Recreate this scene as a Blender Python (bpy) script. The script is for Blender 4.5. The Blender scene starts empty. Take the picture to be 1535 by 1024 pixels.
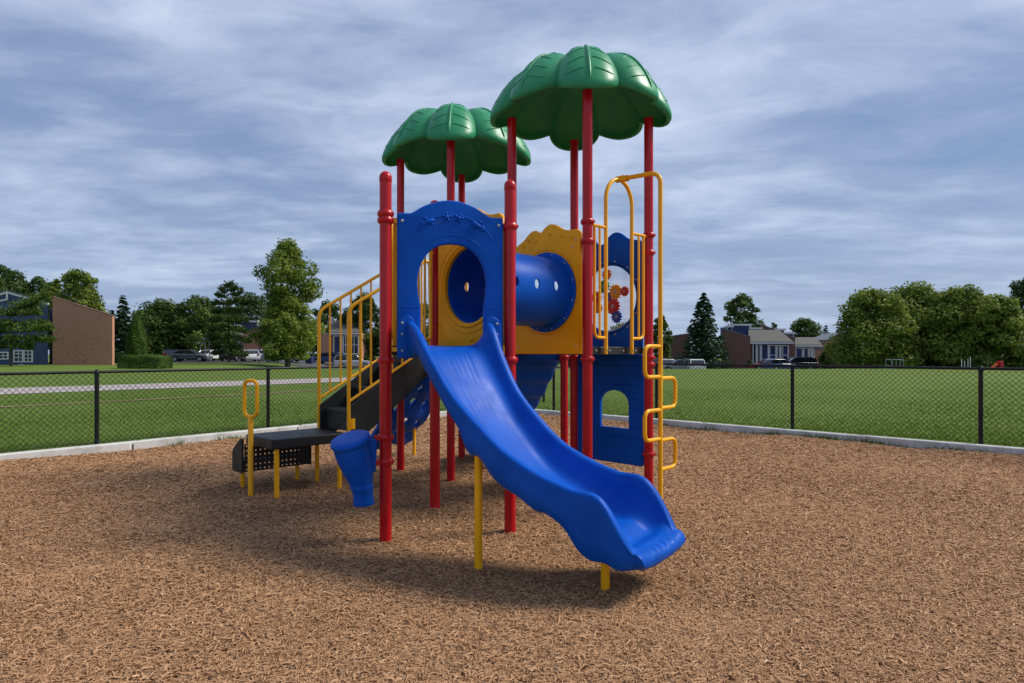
import bpy, bmesh, math, random
import numpy as np
from mathutils import Vector, Matrix
from math import sin, cos, pi, radians, sqrt, atan2

SC = bpy.context.scene
COL = SC.collection
random.seed(7)
RNG = np.random.default_rng(11)
F, YH, CX, CAMH = 968.1, 527.7, 767.5, 1.45      # pixel focal length, horizon row, centre column, eye height


def W(px, py, Z):
    """photo pixel at depth Z -> world point"""
    return Vector(((px - CX) * Z / F, Z, CAMH + (YH - py) * Z / F))


# ------------------------------------------------------------------ materials
def mat_new(name):
    m = bpy.data.materials.new(name)
    m.use_nodes = True
    nt = m.node_tree
    return m, nt, nt.nodes, nt.links, nt.nodes['Principled BSDF']


def noise(nt, vec, scale, detail=4, rough=.55, dist=0.0):
    n = nt.nodes.new('ShaderNodeTexNoise')
    n.inputs['Scale'].default_value = scale
    n.inputs['Detail'].default_value = detail
    n.inputs['Roughness'].default_value = rough
    n.inputs['Distortion'].default_value = dist
    if vec is not None:
        nt.links.new(vec, n.inputs['Vector'])
    return n


def ramp(nt, fac, stops):
    r = nt.nodes.new('ShaderNodeValToRGB')
    el = r.color_ramp.elements
    while len(el) < len(stops):
        el.new(.5)
    for e, (p, c) in zip(el, stops):
        e.position = p
        e.color = (c[0], c[1], c[2], 1)
    nt.links.new(fac, r.inputs['Fac'])
    return r


def mathn(nt, op, a, b=None, c=None, clamp=False):
    n = nt.nodes.new('ShaderNodeMath')
    n.operation = op
    n.use_clamp = clamp
    for i, v in enumerate((a, b, c)):
        if v is None:
            continue
        if isinstance(v, (int, float)):
            n.inputs[i].default_value = v
        else:
            nt.links.new(v, n.inputs[i])
    return n.outputs[0]


def mixc(nt, fac, a, b):
    n = nt.nodes.new('ShaderNodeMix')
    n.data_type = 'RGBA'
    for i, v in ((0, fac), (6, a), (7, b)):
        if isinstance(v, (int, float)):
            n.inputs[i].default_value = v
        elif isinstance(v, tuple):
            n.inputs[i].default_value = (v[0], v[1], v[2], 1)
        else:
            nt.links.new(v, n.inputs[i])
    return n.outputs[2]


def bump(nt, h, strength, dist, bsdf):
    b = nt.nodes.new('ShaderNodeBump')
    b.inputs['Strength'].default_value = strength
    b.inputs['Distance'].default_value = dist
    nt.links.new(h, b.inputs['Height'])
    nt.links.new(b.outputs[0], bsdf.inputs['Normal'])


def coord(nt, kind='Object'):
    return nt.nodes.new('ShaderNodeTexCoord').outputs[kind]


def paint(name, c, rough=.35, var=.12, bumps=.0, bscale=60, spec=.5, coat=0.0, dust=.12, scuff=0.0):
    """coloured plastic / powder coat: slight fading, dust and uneven gloss"""
    m, nt, N, L, b = mat_new(name)
    co = coord(nt)
    n1 = noise(nt, co, 3.5, 5)
    lo = tuple(x * (1 - var) for x in c)
    hi = tuple(min(1, x * (1 + var) + .004) for x in c)
    r = ramp(nt, n1.outputs['Fac'], [(.3, lo), (.7, hi)])
    n2 = noise(nt, co, 22, 6, .7)
    d = mathn(nt, 'MULTIPLY', mathn(nt, 'SUBTRACT', n2.outputs['Fac'], .52, clamp=True), dust * 4, clamp=True)
    g = sum(c) / 3
    base = mixc(nt, d, r.outputs[0], (.35 * g + .12, .33 * g + .11, .3 * g + .1))
    if scuff:
        n5 = noise(nt, co, 7, 9, .72, 1.6)
        k = mathn(nt, 'MULTIPLY', mathn(nt, 'MULTIPLY', mathn(nt, 'SUBTRACT', n5.outputs['Fac'], .60, clamp=True), 9.0, clamp=True), scuff)
        base = mixc(nt, k, base, tuple(x * .75 + .16 * max(c) + .02 for x in c))
    L.new(base, b.inputs['Base Color'])
    n3 = noise(nt, co, 9, 4)
    L.new(mathn(nt, 'MULTIPLY_ADD', n3.outputs['Fac'], .3, rough - .15), b.inputs['Roughness'])
    b.inputs['Specular IOR Level'].default_value = spec
    b.inputs['Coat Weight'].default_value = coat
    b.inputs['Coat Roughness'].default_value = .12
    if bumps:
        n4 = noise(nt, co, bscale, 3)
        bump(nt, n4.outputs['Fac'], bumps, .004, b)
    return m


M = {}
M['red'] = paint('red_powder_coat', (.47, .003, .008), .30, .10, .0, spec=.28, coat=.2, dust=.012, scuff=.14)
M['blue'] = paint('blue_rotomoulded_plastic', (.0001, .080, .45), .42, .16, .06, 90, spec=.12, dust=.004, scuff=.35)
M['yellow'] = paint('yellow_powder_coat', (.97, .44, .004), .34, .1, spec=.3, coat=.12, dust=.03, scuff=.3)
M['yellow_plastic'] = paint('yellow_plastic', (.95, .405, .003), .40, .10, .06, 80, spec=.2, dust=.01)
M['green'] = paint('green_plastic', (.028, .275, .118), .38, .14, .10, 90, spec=.3, dust=.03, scuff=.35)
M['deck'] = paint('black_vinyl_deck', (.016, .018, .018), .5, .3, .25, 120, spec=.35, dust=.08)
M['bolt'] = paint('zinc_bolt', (.42, .42, .4), .35, .2)
M['gear_red'] = paint('red_gear_plastic', (.5, .008, .012), .35)
M['gear_yellow'] = paint('yellow_gear_plastic', (.75, .3, .012), .35)
M['gear_green'] = paint('green_gear_plastic', (.015, .22, .05), .35)
M['gear_blue'] = paint('blue_gear_plastic', (.004, .06, .38), .35)
M['gear_orange'] = paint('orange_gear_plastic', (.62, .11, .01), .35)
M['fence'] = paint('black_vinyl_fence', (.005, .006, .006), .5, .3, spec=.3, dust=.02)
M['white_trim'] = paint('white_trim_paint', (.72, .72, .70), .6, .06)
M['dark_glass'] = paint('dark_window_glass', (.012, .015, .02), .12, .2, dust=0)
M['navy_panel'] = paint('navy_panel', (.020, .035, .105), .6, .15)
M['pipe'] = paint('shade_toned_pipe', (.28, .33, .42), .5)  # blue-grey colour puts the shade into these white pipes
M['tyre'] = paint('tyre_rubber', (.015, .015, .015), .7)
M['rim'] = paint('alloy_rim', (.4, .4, .41), .3)
M['lamp_metal'] = paint('grey_lamp_metal', (.12, .13, .14), .4)
M['red_light'] = paint('tail_light_red', (.35, .008, .008), .2)
M['white_light'] = paint('head_light_clear', (.7, .72, .75), .15)


def m_window():
    m, nt, N, L, b = mat_new('clear_plastic_window')
    t = N.new('ShaderNodeBsdfTransparent')
    g = N.new('ShaderNodeBsdfGlossy')
    g.inputs['Roughness'].default_value = .12
    d = N.new('ShaderNodeBsdfDiffuse')
    d.inputs['Color'].default_value = (.75, .78, .8, 1)
    m1 = N.new('ShaderNodeMixShader')
    n = noise(nt, coord(nt), 6, 5)
    L.new(mathn(nt, 'MULTIPLY_ADD', n.outputs['Fac'], .10, .01), m1.inputs[0])
    L.new(t.outputs[0], m1.inputs[1]); L.new(d.outputs[0], m1.inputs[2])
    m2 = N.new('ShaderNodeMixShader')
    m2.inputs[0].default_value = .07
    L.new(m1.outputs[0], m2.inputs[1]); L.new(g.outputs[0], m2.inputs[2])
    L.new(m2.outputs[0], N['Material Output'].inputs['Surface'])
    return m


M['window'] = m_window()


def m_concrete():
    m, nt, N, L, b = mat_new('pale_concrete')
    co = coord(nt)
    n1 = noise(nt, co, 2.2, 8, .65)
    n2 = noise(nt, co, 45, 4)
    r = ramp(nt, n1.outputs['Fac'], [(.25, (.27, .26, .235)), (.5, (.62, .61, .58)), (.8, (.72, .71, .68))])
    c = mixc(nt, mathn(nt, 'MULTIPLY', n2.outputs['Fac'], .35), r.outputs[0], (.35, .33, .3))
    L.new(c, b.inputs['Base Color'])
    b.inputs['Roughness'].default_value = .85
    bump(nt, n2.outputs['Fac'], .4, .004, b)
    return m


M['concrete'] = m_concrete()


def m_chip_ground():
    m, nt, N, L, b = mat_new('wood_fibre_ground')
    co = coord(nt)
    mp = N.new('ShaderNodeMapping'); L.new(co, mp.inputs['Vector'])
    mp.inputs['Scale'].default_value = (1, 1, 1)
    n1 = noise(nt, mp.outputs[0], 26, 5, .7, 2.5)
    n2 = noise(nt, mp.outputs[0], 70, 4, .7, 1.5)
    n3 = noise(nt, mp.outputs[0], .55, 4, .6)
    h = mathn(nt, 'ADD', n1.outputs['Fac'], mathn(nt, 'MULTIPLY', n2.outputs['Fac'], .6))
    r = ramp(nt, h, [(.50, (.22, .115, .055)), (.78, (.40, .22, .105)), (1.05, (.54, .34, .18))])
    tint = mixc(nt, mathn(nt, 'MULTIPLY', n3.outputs['Fac'], .4), r.outputs[0], (.33, .18, .085))
    L.new(tint, b.inputs['Base Color'])
    b.inputs['Roughness'].default_value = .9
    b.inputs['Specular IOR Level'].default_value = .15
    bump(nt, h, 1.0, .03, b)
    return m


M['chip_ground'] = m_chip_ground()


def m_tone(name, stops, rough=.8, transl=0.0, patch=None, spec=.2):
    """colour from the per-piece random attribute 'tone'"""
    m, nt, N, L, b = mat_new(name)
    a = N.new('ShaderNodeAttribute'); a.attribute_name = 'tone'
    r = ramp(nt, a.outputs['Fac'], stops)
    c = r.outputs[0]
    if patch:
        n = noise(nt, coord(nt), patch[0], 4)
        c = mixc(nt, mathn(nt, 'MULTIPLY', n.outputs['Fac'], patch[1]), c, patch[2])
        n2 = noise(nt, coord(nt), .85, 6, .65, .5)
        c = mixc(nt, mathn(nt, 'MULTIPLY', mathn(nt, 'SUBTRACT', n2.outputs['Fac'], .54, clamp=True), 1.8, clamp=True), c, (.31, .175, .090))
    L.new(c, b.inputs['Base Color'])
    b.inputs['Roughness'].default_value = rough
    b.inputs['Specular IOR Level'].default_value = spec
    if transl:
        t = N.new('ShaderNodeBsdfTranslucent')
        L.new(c, t.inputs['Color'])
        mx = N.new('ShaderNodeMixShader'); mx.inputs[0].default_value = transl
        L.new(b.outputs[0], mx.inputs[1]); L.new(t.outputs[0], mx.inputs[2])
        L.new(mx.outputs[0], N['Material Output'].inputs['Surface'])
    return m


M['chips'] = m_tone('wood_chip', [(0, (.22, .110, .052)), (.3, (.39, .208, .102)), (.65, (.49, .284, .148)), (.9, (.59, .375, .215)), (1, (.70, .50, .33))],
                    .8, patch=(.45, .40, (.47, .270, .138)))
M['grass_blade'] = m_tone('grass_blade', [(0, (.080, .140, .013)), (.6, (.142, .22, .024)), (1, (.20, .25, .05))], .7, .4)
M['leaf_mid'] = m_tone('leaf_mid_green', [(0, (.032, .064, .012)), (.5, (.078, .132, .022)), (1, (.155, .21, .042))], .6, .3)
M['leaf_light'] = m_tone('leaf_light_green', [(0, (.065, .115, .014)), (.5, (.175, .235, .030)), (1, (.32, .36, .066))], .6, .38)
M['leaf_dark'] = m_tone('leaf_dark_green', [(0, (.028, .058, .012)), (.5, (.060, .104, .020)), (1, (.11, .155, .034))], .65, .25)
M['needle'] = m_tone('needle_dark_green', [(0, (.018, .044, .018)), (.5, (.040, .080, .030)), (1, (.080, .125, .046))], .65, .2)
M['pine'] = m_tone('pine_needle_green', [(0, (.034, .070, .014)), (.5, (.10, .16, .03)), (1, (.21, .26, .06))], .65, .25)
M['arbor'] = m_tone('column_evergreen', [(0, (.035, .075, .010)), (.5, (.065, .125, .016)), (1, (.10, .17, .028))], .65, .25)


def m_bark():
    m, nt, N, L, b = mat_new('bark')
    n = noise(nt, coord(nt), 9, 5)
    r = ramp(nt, n.outputs['Fac'], [(.3, (.045, .035, .026)), (.7, (.13, .105, .08))])
    L.new(r.outputs[0], b.inputs['Base Color']); b.inputs['Roughness'].default_value = .9
    return m


M['bark'] = m_bark()


def m_lawn():
    m, nt, N, L, b = mat_new('mown_grass')
    co = coord(nt)
    n1 = noise(nt, co, .16, 5, .6)
    n2 = noise(nt, co, 1.7, 6, .7)
    n3 = noise(nt, co, 28, 4, .7)
    f = mathn(nt, 'ADD', mathn(nt, 'MULTIPLY', n2.outputs['Fac'], .5), mathn(nt, 'MULTIPLY', n3.outputs['Fac'], .5))
    r = ramp(nt, f, [(.3, (.078, .132, .013)), (.55, (.120, .182, .024)), (.75, (.172, .228, .044))])
    c = mixc(nt, mathn(nt, 'MULTIPLY', n1.outputs['Fac'], .45), r.outputs[0], (.115, .155, .032))
    n4 = noise(nt, co, .8, 7, .75)
    c = mixc(nt, mathn(nt, 'MULTIPLY', mathn(nt, 'SUBTRACT', n4.outputs['Fac'], .56, clamp=True), 3.2, clamp=True), c, (.17, .17, .06))
    L.new(c, b.inputs['Base Color'])
    b.inputs['Roughness'].default_value = .85
    b.inputs['Specular IOR Level'].default_value = .15
    bump(nt, n3.outputs['Fac'], .7, .04, b)
    return m


M['lawn'] = m_lawn()


def m_simple(name, stops, scale, rough=.85, detail=6, bmp=0):
    m, nt, N, L, b = mat_new(name)
    n = noise(nt, coord(nt), scale, detail, .65)
    r = ramp(nt, n.outputs['Fac'], stops)
    L.new(r.outputs[0], b.inputs['Base Color']); b.inputs['Roughness'].default_value = rough
    if bmp:
        bump(nt, n.outputs['Fac'], bmp, .02, b)
    return m


M['asphalt'] = m_simple('asphalt', [(.3, (.045, .046, .048)), (.7, (.085, .085, .085))], 6)
M['drive'] = m_simple('pale_drive', [(.3, (.30, .26, .24)), (.7, (.46, .40, .37))], 1.3)
M['edging'] = m_simple('brick_edging', [(.35, (.20, .085, .05)), (.6, (.36, .22, .15)), (.8, (.5, .45, .38))], 1.6)
M['shingle'] = m_simple('grey_shingle', [(.3, (.075, .072, .062)), (.7, (.12, .115, .10))], 3.5, .9)
M['shingle_blue'] = m_simple('blue_grey_shingle', [(.3, (.12, .135, .15)), (.7, (.21, .23, .25))], 3.5, .9)


def m_brick(name, c1, c2, mortar):
    m, nt, N, L, b = mat_new(name)
    co = coord(nt)
    s = N.new('ShaderNodeSeparateXYZ'); L.new(co, s.inputs[0])
    k = N.new('ShaderNodeCombineXYZ')
    L.new(mathn(nt, 'ADD', s.outputs[0], s.outputs[1]), k.inputs[0]); L.new(s.outputs[2], k.inputs[1])
    br = N.new('ShaderNodeTexBrick')
    L.new(k.outputs[0], br.inputs['Vector'])
    br.inputs['Scale'].default_value = 1.0
    br.inputs['Brick Width'].default_value = .22
    br.inputs['Row Height'].default_value = .075
    br.inputs['Mortar Size'].default_value = .009
    br.inputs['Color1'].default_value = (*c1, 1); br.inputs['Color2'].default_value = (*c2, 1)
    br.inputs['Mortar'].default_value = (*mortar, 1)
    n = noise(nt, co, 1.1, 6, .7)
    n2 = noise(nt, k.outputs[0], 9, 4, .7)
    f = mathn(nt, 'MULTIPLY', mathn(nt, 'ADD', n.outputs['Fac'], n2.outputs['Fac']), .4)
    L.new(mixc(nt, f, br.outputs['Color'], tuple(x * .62 for x in c1)), b.inputs['Base Color'])
    b.inputs['Roughness'].default_value = .9
    bump(nt, br.outputs['Fac'], -.3, .01, b)
    return m


M['brick'] = m_brick('brown_brick', (.66, .28, .16), (.40, .150, .085), (.52, .42, .33))
M['brick_dark'] = m_brick('dark_red_brick', (.22, .095, .068), (.16, .066, .05), (.25, .2, .17))


def m_siding():
    m, nt, N, L, b = mat_new('navy_lap_siding')
    co = coord(nt)
    s = N.new('ShaderNodeSeparateXYZ'); L.new(co, s.inputs[0])
    fr = mathn(nt, 'FRACT', mathn(nt, 'MULTIPLY', s.outputs[2], 5.0))
    n = noise(nt, co, 1.5, 5)
    r = ramp(nt, n.outputs['Fac'], [(.3, (.040, .066, .165)), (.7, (.066, .105, .24))])
    L.new(r.outputs[0], b.inputs['Base Color'])
    b.inputs['Roughness'].default_value = .6
    bump(nt, fr, .9, .04, b)
    return m


M['siding'] = m_siding()


def car_paint(name, c, rough=.25):
    return paint(name, c, rough, .06, coat=.6, dust=.03)


# ------------------------------------------------------------------ mesh helpers
class MB:
    def __init__(s):
        s.v = []; s.f = []

    def add(s, vs, fs):
        o = len(s.v)
        s.v += [tuple(x) for x in vs]
        s.f += [tuple(i + o for i in f) for f in fs]
        return s

    def box(s, c, size, ax=None, ay=None, az=None):
        ax = Vector(ax or (1, 0, 0)); az = Vector(az or (0, 0, 1)); ay = Vector(ay) if ay is not None else az.cross(ax)
        c = Vector(c); x, y, z = size[0] / 2, size[1] / 2, size[2] / 2
        vs = [c + ax * i * x + ay * j * y + az * k * z for i in (-1, 1) for j in (-1, 1) for k in (-1, 1)]
        return s.add(vs, [(0, 1, 3, 2), (4, 6, 7, 5), (0, 4, 5, 1), (2, 3, 7, 6), (0, 2, 6, 4), (1, 5, 7, 3)])

    def prism(s, poly, z0, z1):
        n = len(poly)
        vs = [(p[0], p[1], z0) for p in poly] + [(p[0], p[1], z1) for p in poly]
        fs = [tuple(range(n - 1, -1, -1)), tuple(range(n, 2 * n))]
        fs += [(i, (i + 1) % n, n + (i + 1) % n, n + i) for i in range(n)]
        return s.add(vs, fs)

    def slab(s, pts, d):
        """polygon pts (3-D) extruded by the vector d"""
        n = len(pts); d = Vector(d)
        vs = [Vector(p) for p in pts] + [Vector(p) + d for p in pts]
        fs = [tuple(range(n - 1, -1, -1)), tuple(range(n, 2 * n))]
        fs += [(i, (i + 1) % n, n + (i + 1) % n, n + i) for i in range(n)]
        return s.add(vs, fs)

    def tube(s, pts, r, n=12, closed=False, caps=True):
        pts = [Vector(p) for p in pts]
        k = len(pts)
        rs = r if isinstance(r, (list, tuple)) else [r] * k
        T = []
        for i in range(k):
            a = pts[i - 1] if (i > 0 or closed) else pts[i]
            b = pts[(i + 1) % k] if (i < k - 1 or closed) else pts[i]
            T.append((b - a).normalized())
        u = T[0].orthogonal().normalized()
        vs = []
        for i in range(k):
            u = (u - T[i] * u.dot(T[i]))
            if u.length < 1e-6:
                u = T[i].orthogonal()
            u.normalize()
            w = T[i].cross(u)
            for j in range(n):
                a = 2 * pi * j / n
                vs.append(pts[i] + (u * cos(a) + w * sin(a)) * rs[i])
        fs = []
        for i in range(k if closed else k - 1):
            i2 = (i + 1) % k
            for j in range(n):
                j2 = (j + 1) % n
                fs.append((i * n + j, i * n + j2, i2 * n + j2, i2 * n + j))
        if caps and not closed:
            fs.append(tuple(range(n - 1, -1, -1)))
            fs.append(tuple((k - 1) * n + j for j in range(n)))
        return s.add(vs, fs)

    def lathe(s, prof, c=(0, 0, 0), n=24, axis=(0, 0, 1)):
        """prof: list of (r, h) along axis from c"""
        axis = Vector(axis).normalized(); c = Vector(c)
        u = axis.orthogonal().normalized(); w = axis.cross(u)
        vs = []; fs = []
        for r, h in prof:
            for j in range(n):
                a = 2 * pi * j / n
                vs.append(c + axis * h + (u * cos(a) + w * sin(a)) * max(r, 1e-5))
        for i in range(len(prof) - 1):
            for j in range(n):
                j2 = (j + 1) % n
                fs.append((i * n + j, i * n + j2, (i + 1) * n + j2, (i + 1) * n + j))
        return s.add(vs, fs)

    def grid(s, rows, close_u=False, close_v=False):
        nr = len(rows); nc = len(rows[0])
        vs = [p for r in rows for p in r]
        fs = []
        for i in range(nr if close_v else nr - 1):
            i2 = (i + 1) % nr
            for j in range(nc if close_u else nc - 1):
                j2 = (j + 1) % nc
                fs.append((i * nc + j, i * nc + j2, i2 * nc + j2, i2 * nc + j))
        return s.add(vs, fs)

    def build(s, name, mat, parent=None, smooth=40, bevel=0.0, flip=False, org=None):
        me = bpy.data.meshes.new(name)
        o3 = Vector(org) if org is not None else (root_of(parent).location if parent else Vector((0, 0, 0)))
        me.from_pydata([(v[0] - o3[0], v[1] - o3[1], v[2] - o3[2]) for v in s.v], [], s.f)
        bm = bmesh.new(); bm.from_mesh(me)
        bmesh.ops.recalc_face_normals(bm, faces=bm.faces)
        bm.to_mesh(me); bm.free()
        return link(name, me, mat, parent, smooth, bevel)


class Bolts(MB):
    """collects bolts; build() links every bolt as a sub-part of its own"""
    def build(s, name, mat, parent=None, **k):
        vs, fs = s.v, s.f
        par = {}
        nv = s.marks + [len(vs)]
        first = None
        for a, b in zip(nv[:-1], nv[1:]):
            m = MB(); m.v = vs[a:b]; m.f = [tuple(i - a for i in f) for f in fs if a <= f[0] < b]
            o = MB.build(m, name, mat, parent, **k)
        return o

    def __init__(s):
        super().__init__(); s.marks = []

    def lathe(s, *a, **k):
        s.marks.append(len(s.v)); return super().lathe(*a, **k)


def root_of(o):
    while o.parent:
        o = o.parent
    return o


def link(name, me, mat, parent=None, smooth=40, bevel=0.0):
    if mat is not None:
        me.materials.append(mat)
    if smooth:
        me.shade_smooth()
        me.set_sharp_from_angle(angle=radians(smooth))
    o = bpy.data.objects.new(name, me)
    COL.objects.link(o)
    if parent:
        o.parent = parent
    if bevel:
        b = o.modifiers.new('bevel', 'BEVEL'); b.width = bevel; b.segments = 2; b.limit_method = 'ANGLE'
        b.angle_limit = radians(35); b.harden_normals = False
    return o


def empty(name, loc, label, cat, group=None):
    o = bpy.data.objects.new(name, None)
    COL.objects.link(o)
    o.location = loc
    o.empty_display_size = .2
    o['label'] = label; o['category'] = cat
    if group:
        o['group'] = group
    return o


def struct(o, kind='structure', label=None):
    o['kind'] = kind
    if label:
        o['label'] = label
    return o


def fillet(pts, r, seg=6, closed=False):
    """round the corners of a 3-D polyline"""
    pts = [Vector(p) for p in pts]
    out = []
    n = len(pts)
    for i in range(n):
        if not closed and i in (0, n - 1):
            out.append(pts[i]); continue
        a, b, c = pts[i - 1], pts[i], pts[(i + 1) % n]
        d1 = (a - b); d2 = (c - b)
        rr = min(r, d1.length * .49, d2.length * .49)
        p1 = b + d1.normalized() * rr; p2 = b + d2.normalized() * rr
        for k in range(seg + 1):
            t = k / seg
            out.append(p1 * (1 - t) ** 2 + b * 2 * t * (1 - t) + p2 * t * t)
    return out


def panel_mesh(outers, holes, thick, bev, mtx, res=3):
    """flat panel (with holes) in local x (along), y (up); rounded edges; thickness centred on the plane"""
    cu = bpy.data.curves.new('tmp', 'CURVE')
    cu.dimensions = '2D'; cu.fill_mode = 'BOTH'
    cu.extrude = max(thick / 2 - bev, .0005); cu.bevel_depth = bev; cu.bevel_resolution = res
    cu.offset = -bev
    for pl in outers + holes:
        sp = cu.splines.new('POLY')
        sp.points.add(len(pl) - 1)
        for q, p in zip(sp.points, pl):
            q.co = (p[0], p[1], 0, 1)
        sp.use_cyclic_u = True
    ob = bpy.data.objects.new('tmp', cu)
    COL.objects.link(ob)
    dg = bpy.context.evaluated_depsgraph_get()
    dg.update()
    me = bpy.data.meshes.new_from_object(ob.evaluated_get(dg))
    bpy.data.objects.remove(ob); bpy.data.curves.remove(cu)
    me.materials.clear()
    bm = bmesh.new(); bm.from_mesh(me)
    bmesh.ops.remove_doubles(bm, verts=bm.verts, dist=1e-4)
    bm.to_mesh(me); bm.free()
    me.transform(mtx)
    return me


def frame(o, xd, zd=(0, 0, 1)):
    """matrix with local x -> xd, local y -> zd (up), local z -> normal, origin o"""
    x = Vector(xd).normalized(); y = Vector(zd).normalized(); z = x.cross(y)
    m = Matrix(((x[0], y[0], z[0], o[0]), (x[1], y[1], z[1], o[1]), (x[2], y[2], z[2], o[2]), (0, 0, 0, 1)))
    return m


def panel(name, outers, holes, thick, bev, mat, parent, o, xd, zd=(0, 0, 1), res=3, smooth=50):
    r = root_of(parent).location if parent else Vector((0, 0, 0))
    me = panel_mesh(outers, holes, thick, bev, Matrix.Translation(-r) @ frame(o, xd, zd), res)
    return link(name, me, mat, parent, smooth)


def circ(cx, cy, rx, ry=None, n=48, a0=0):
    ry = ry or rx
    return [(cx + rx * cos(a0 + 2 * pi * i / n), cy + ry * sin(a0 + 2 * pi * i / n)) for i in range(n)]


def rrect(x0, y0, x1, y1, r, seg=5):
    out = []
    for cx, cy, a in ((x1 - r, y0 + r, -pi / 2), (x1 - r, y1 - r, 0), (x0 + r, y1 - r, pi / 2), (x0 + r, y0 + r, pi)):
        for k in range(seg + 1):
            t = a + pi / 2 * k / seg
            out.append((cx + r * cos(t), cy + r * sin(t)))
    return out


def spline(pts, n=10):
    """catmull-rom through 2-D/3-D points"""
    P = [np.array(p, float) for p in pts]
    out = []
    for i in range(len(P) - 1):
        p0 = P[max(i - 1, 0)]; p1 = P[i]; p2 = P[i + 1]; p3 = P[min(i + 2, len(P) - 1)]
        for k in range(n):
            t = k / n
            out.append(.5 * (2 * p1 + (p2 - p0) * t + (2 * p0 - 5 * p1 + 4 * p2 - p3) * t * t + (3 * p1 - p0 - 3 * p2 + p3) * t ** 3))
    out.append(P[-1])
    return [tuple(p) for p in out]


def cards(name, V, faces_per, tone, mat, parent=None, org=(0, 0, 0), quad=4):
    """fast mesh of many small quads/tris. V: (n, k, 3) ; each row is one polygon strip given by faces_per index lists"""
    n, k, _ = V.shape
    V = V - np.array(org)[None, None, :]
    nf = len(faces_per); fl = len(faces_per[0])
    idx = (np.arange(n)[:, None, None] * k + np.array(faces_per)[None, :, :]).reshape(-1)
    me = bpy.data.meshes.new(name)
    me.vertices.add(n * k)
    me.vertices.foreach_set('co', V.reshape(-1).astype(np.float32))
    me.loops.add(n * nf * fl)
    me.loops.foreach_set('vertex_index', idx.astype(np.int32))
    me.polygons.add(n * nf)
    me.polygons.foreach_set('loop_start', (np.arange(n * nf) * fl).astype(np.int32))
    me.update(calc_edges=True)
    at = me.attributes.new('tone', 'FLOAT', 'POINT')
    at.data.foreach_set('value', np.repeat(tone, k).astype(np.float32))
    return link(name, me, mat, parent, smooth=0)


# ------------------------------------------------------------------ playground layout (posts on a one-metre grid turned 44 degrees)
GO = Vector((-.7136, 5.9738)); GA = .7752; GS = .99689
UX = Vector((cos(GA), sin(GA), 0)); VX = Vector((-sin(GA), cos(GA), 0))
ZU = Vector((0, 0, 1))


def G(u, v, z=0.0):
    p = GO + (Vector((UX.x, UX.y)) * u + Vector((VX.x, VX.y)) * v) * GS
    return Vector((p.x, p.y, z))


DECK = 1.5
pA, pB, pC, pD, pE, pF, pG_, pJ, pL, pK, pI = G(-.866, -.5), G(0, 0), G(0, -1), G(1, 0), G(1, -1), G(2, -1), G(2, 0), G(1, 1), G(2, 1), G(2, 2), G(1, 2)
ROOT = empty('playground_structure', G(1, 0), 'red, blue and yellow playground climbing structure with two green leaf roofs on wood chips', 'playground')

PR = .0465


def ring(mb, p, z, r=PR, w=.016, h=.024):
    prof = [(r - .001, -h), (r + w * .55, -h), (r + w, -h * .5), (r + w * 1.15, 0), (r + w, h * .5), (r + w * .55, h), (r - .001, h)]
    mb.lathe(prof, (p.x, p.y, z), 24)


def post(p, top, rings, cap=True):
    mb = MB()
    mb.lathe([(PR, -.15), (PR, top - (.05 if cap else 0))] + ([] if cap else [(0, top)]), (p.x, p.y, 0), 28)
    o = mb.build('post', M['red'], ROOT)
    if cap:
        c = MB()
        zc = top - .055
        c.lathe([(PR + .0015, zc - .03), (PR + .003, zc - .028), (PR + .003, zc)] +
                [((PR + .003) * cos(a), zc + .055 * sin(a)) for a in np.linspace(.1, pi / 2, 8)], (p.x, p.y, 0), 28)
        c.build('cap', M['red'], o)
    for z in rings:
        c = MB(); ring(c, p, z)
        c.lathe([(0, -.006), (.010, -.006), (.010, .006), (0, .008)], (p.x + PR + .014, p.y - .02, z), 8, (0, -1, 0))
        c.build('clamp', M['red'], o)
    return o


post(pA, 2.854, [2.52, 2.47, 1.385, .79, .60])
post(pB, 2.854, [2.47, 1.385])
post(pC, 2.854, [2.47, 1.385])
post(pD, 3.86, [2.47, 1.385], False)
post(pE, 3.86, [2.65, 2.47, 1.385], False)
post(pF, 3.86, [2.65, 2.47, 1.395, 1.32, .40], False)
post(pG_, 3.86, [2.47, 1.385], False)
post(pJ, 3.86, [2.47, 1.385], False)
post(pL, 3.86, [2.47, 1.385], False)
post(pK, 3.86, [2.47, 1.385], False)
post(pI, 3.86, [2.47, 1.385], False)
# short post carrying the deck corner behind the right tower
pH = Vector((.632, 7.82, 0))
post(pH, 1.43, [1.385], False)


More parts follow.
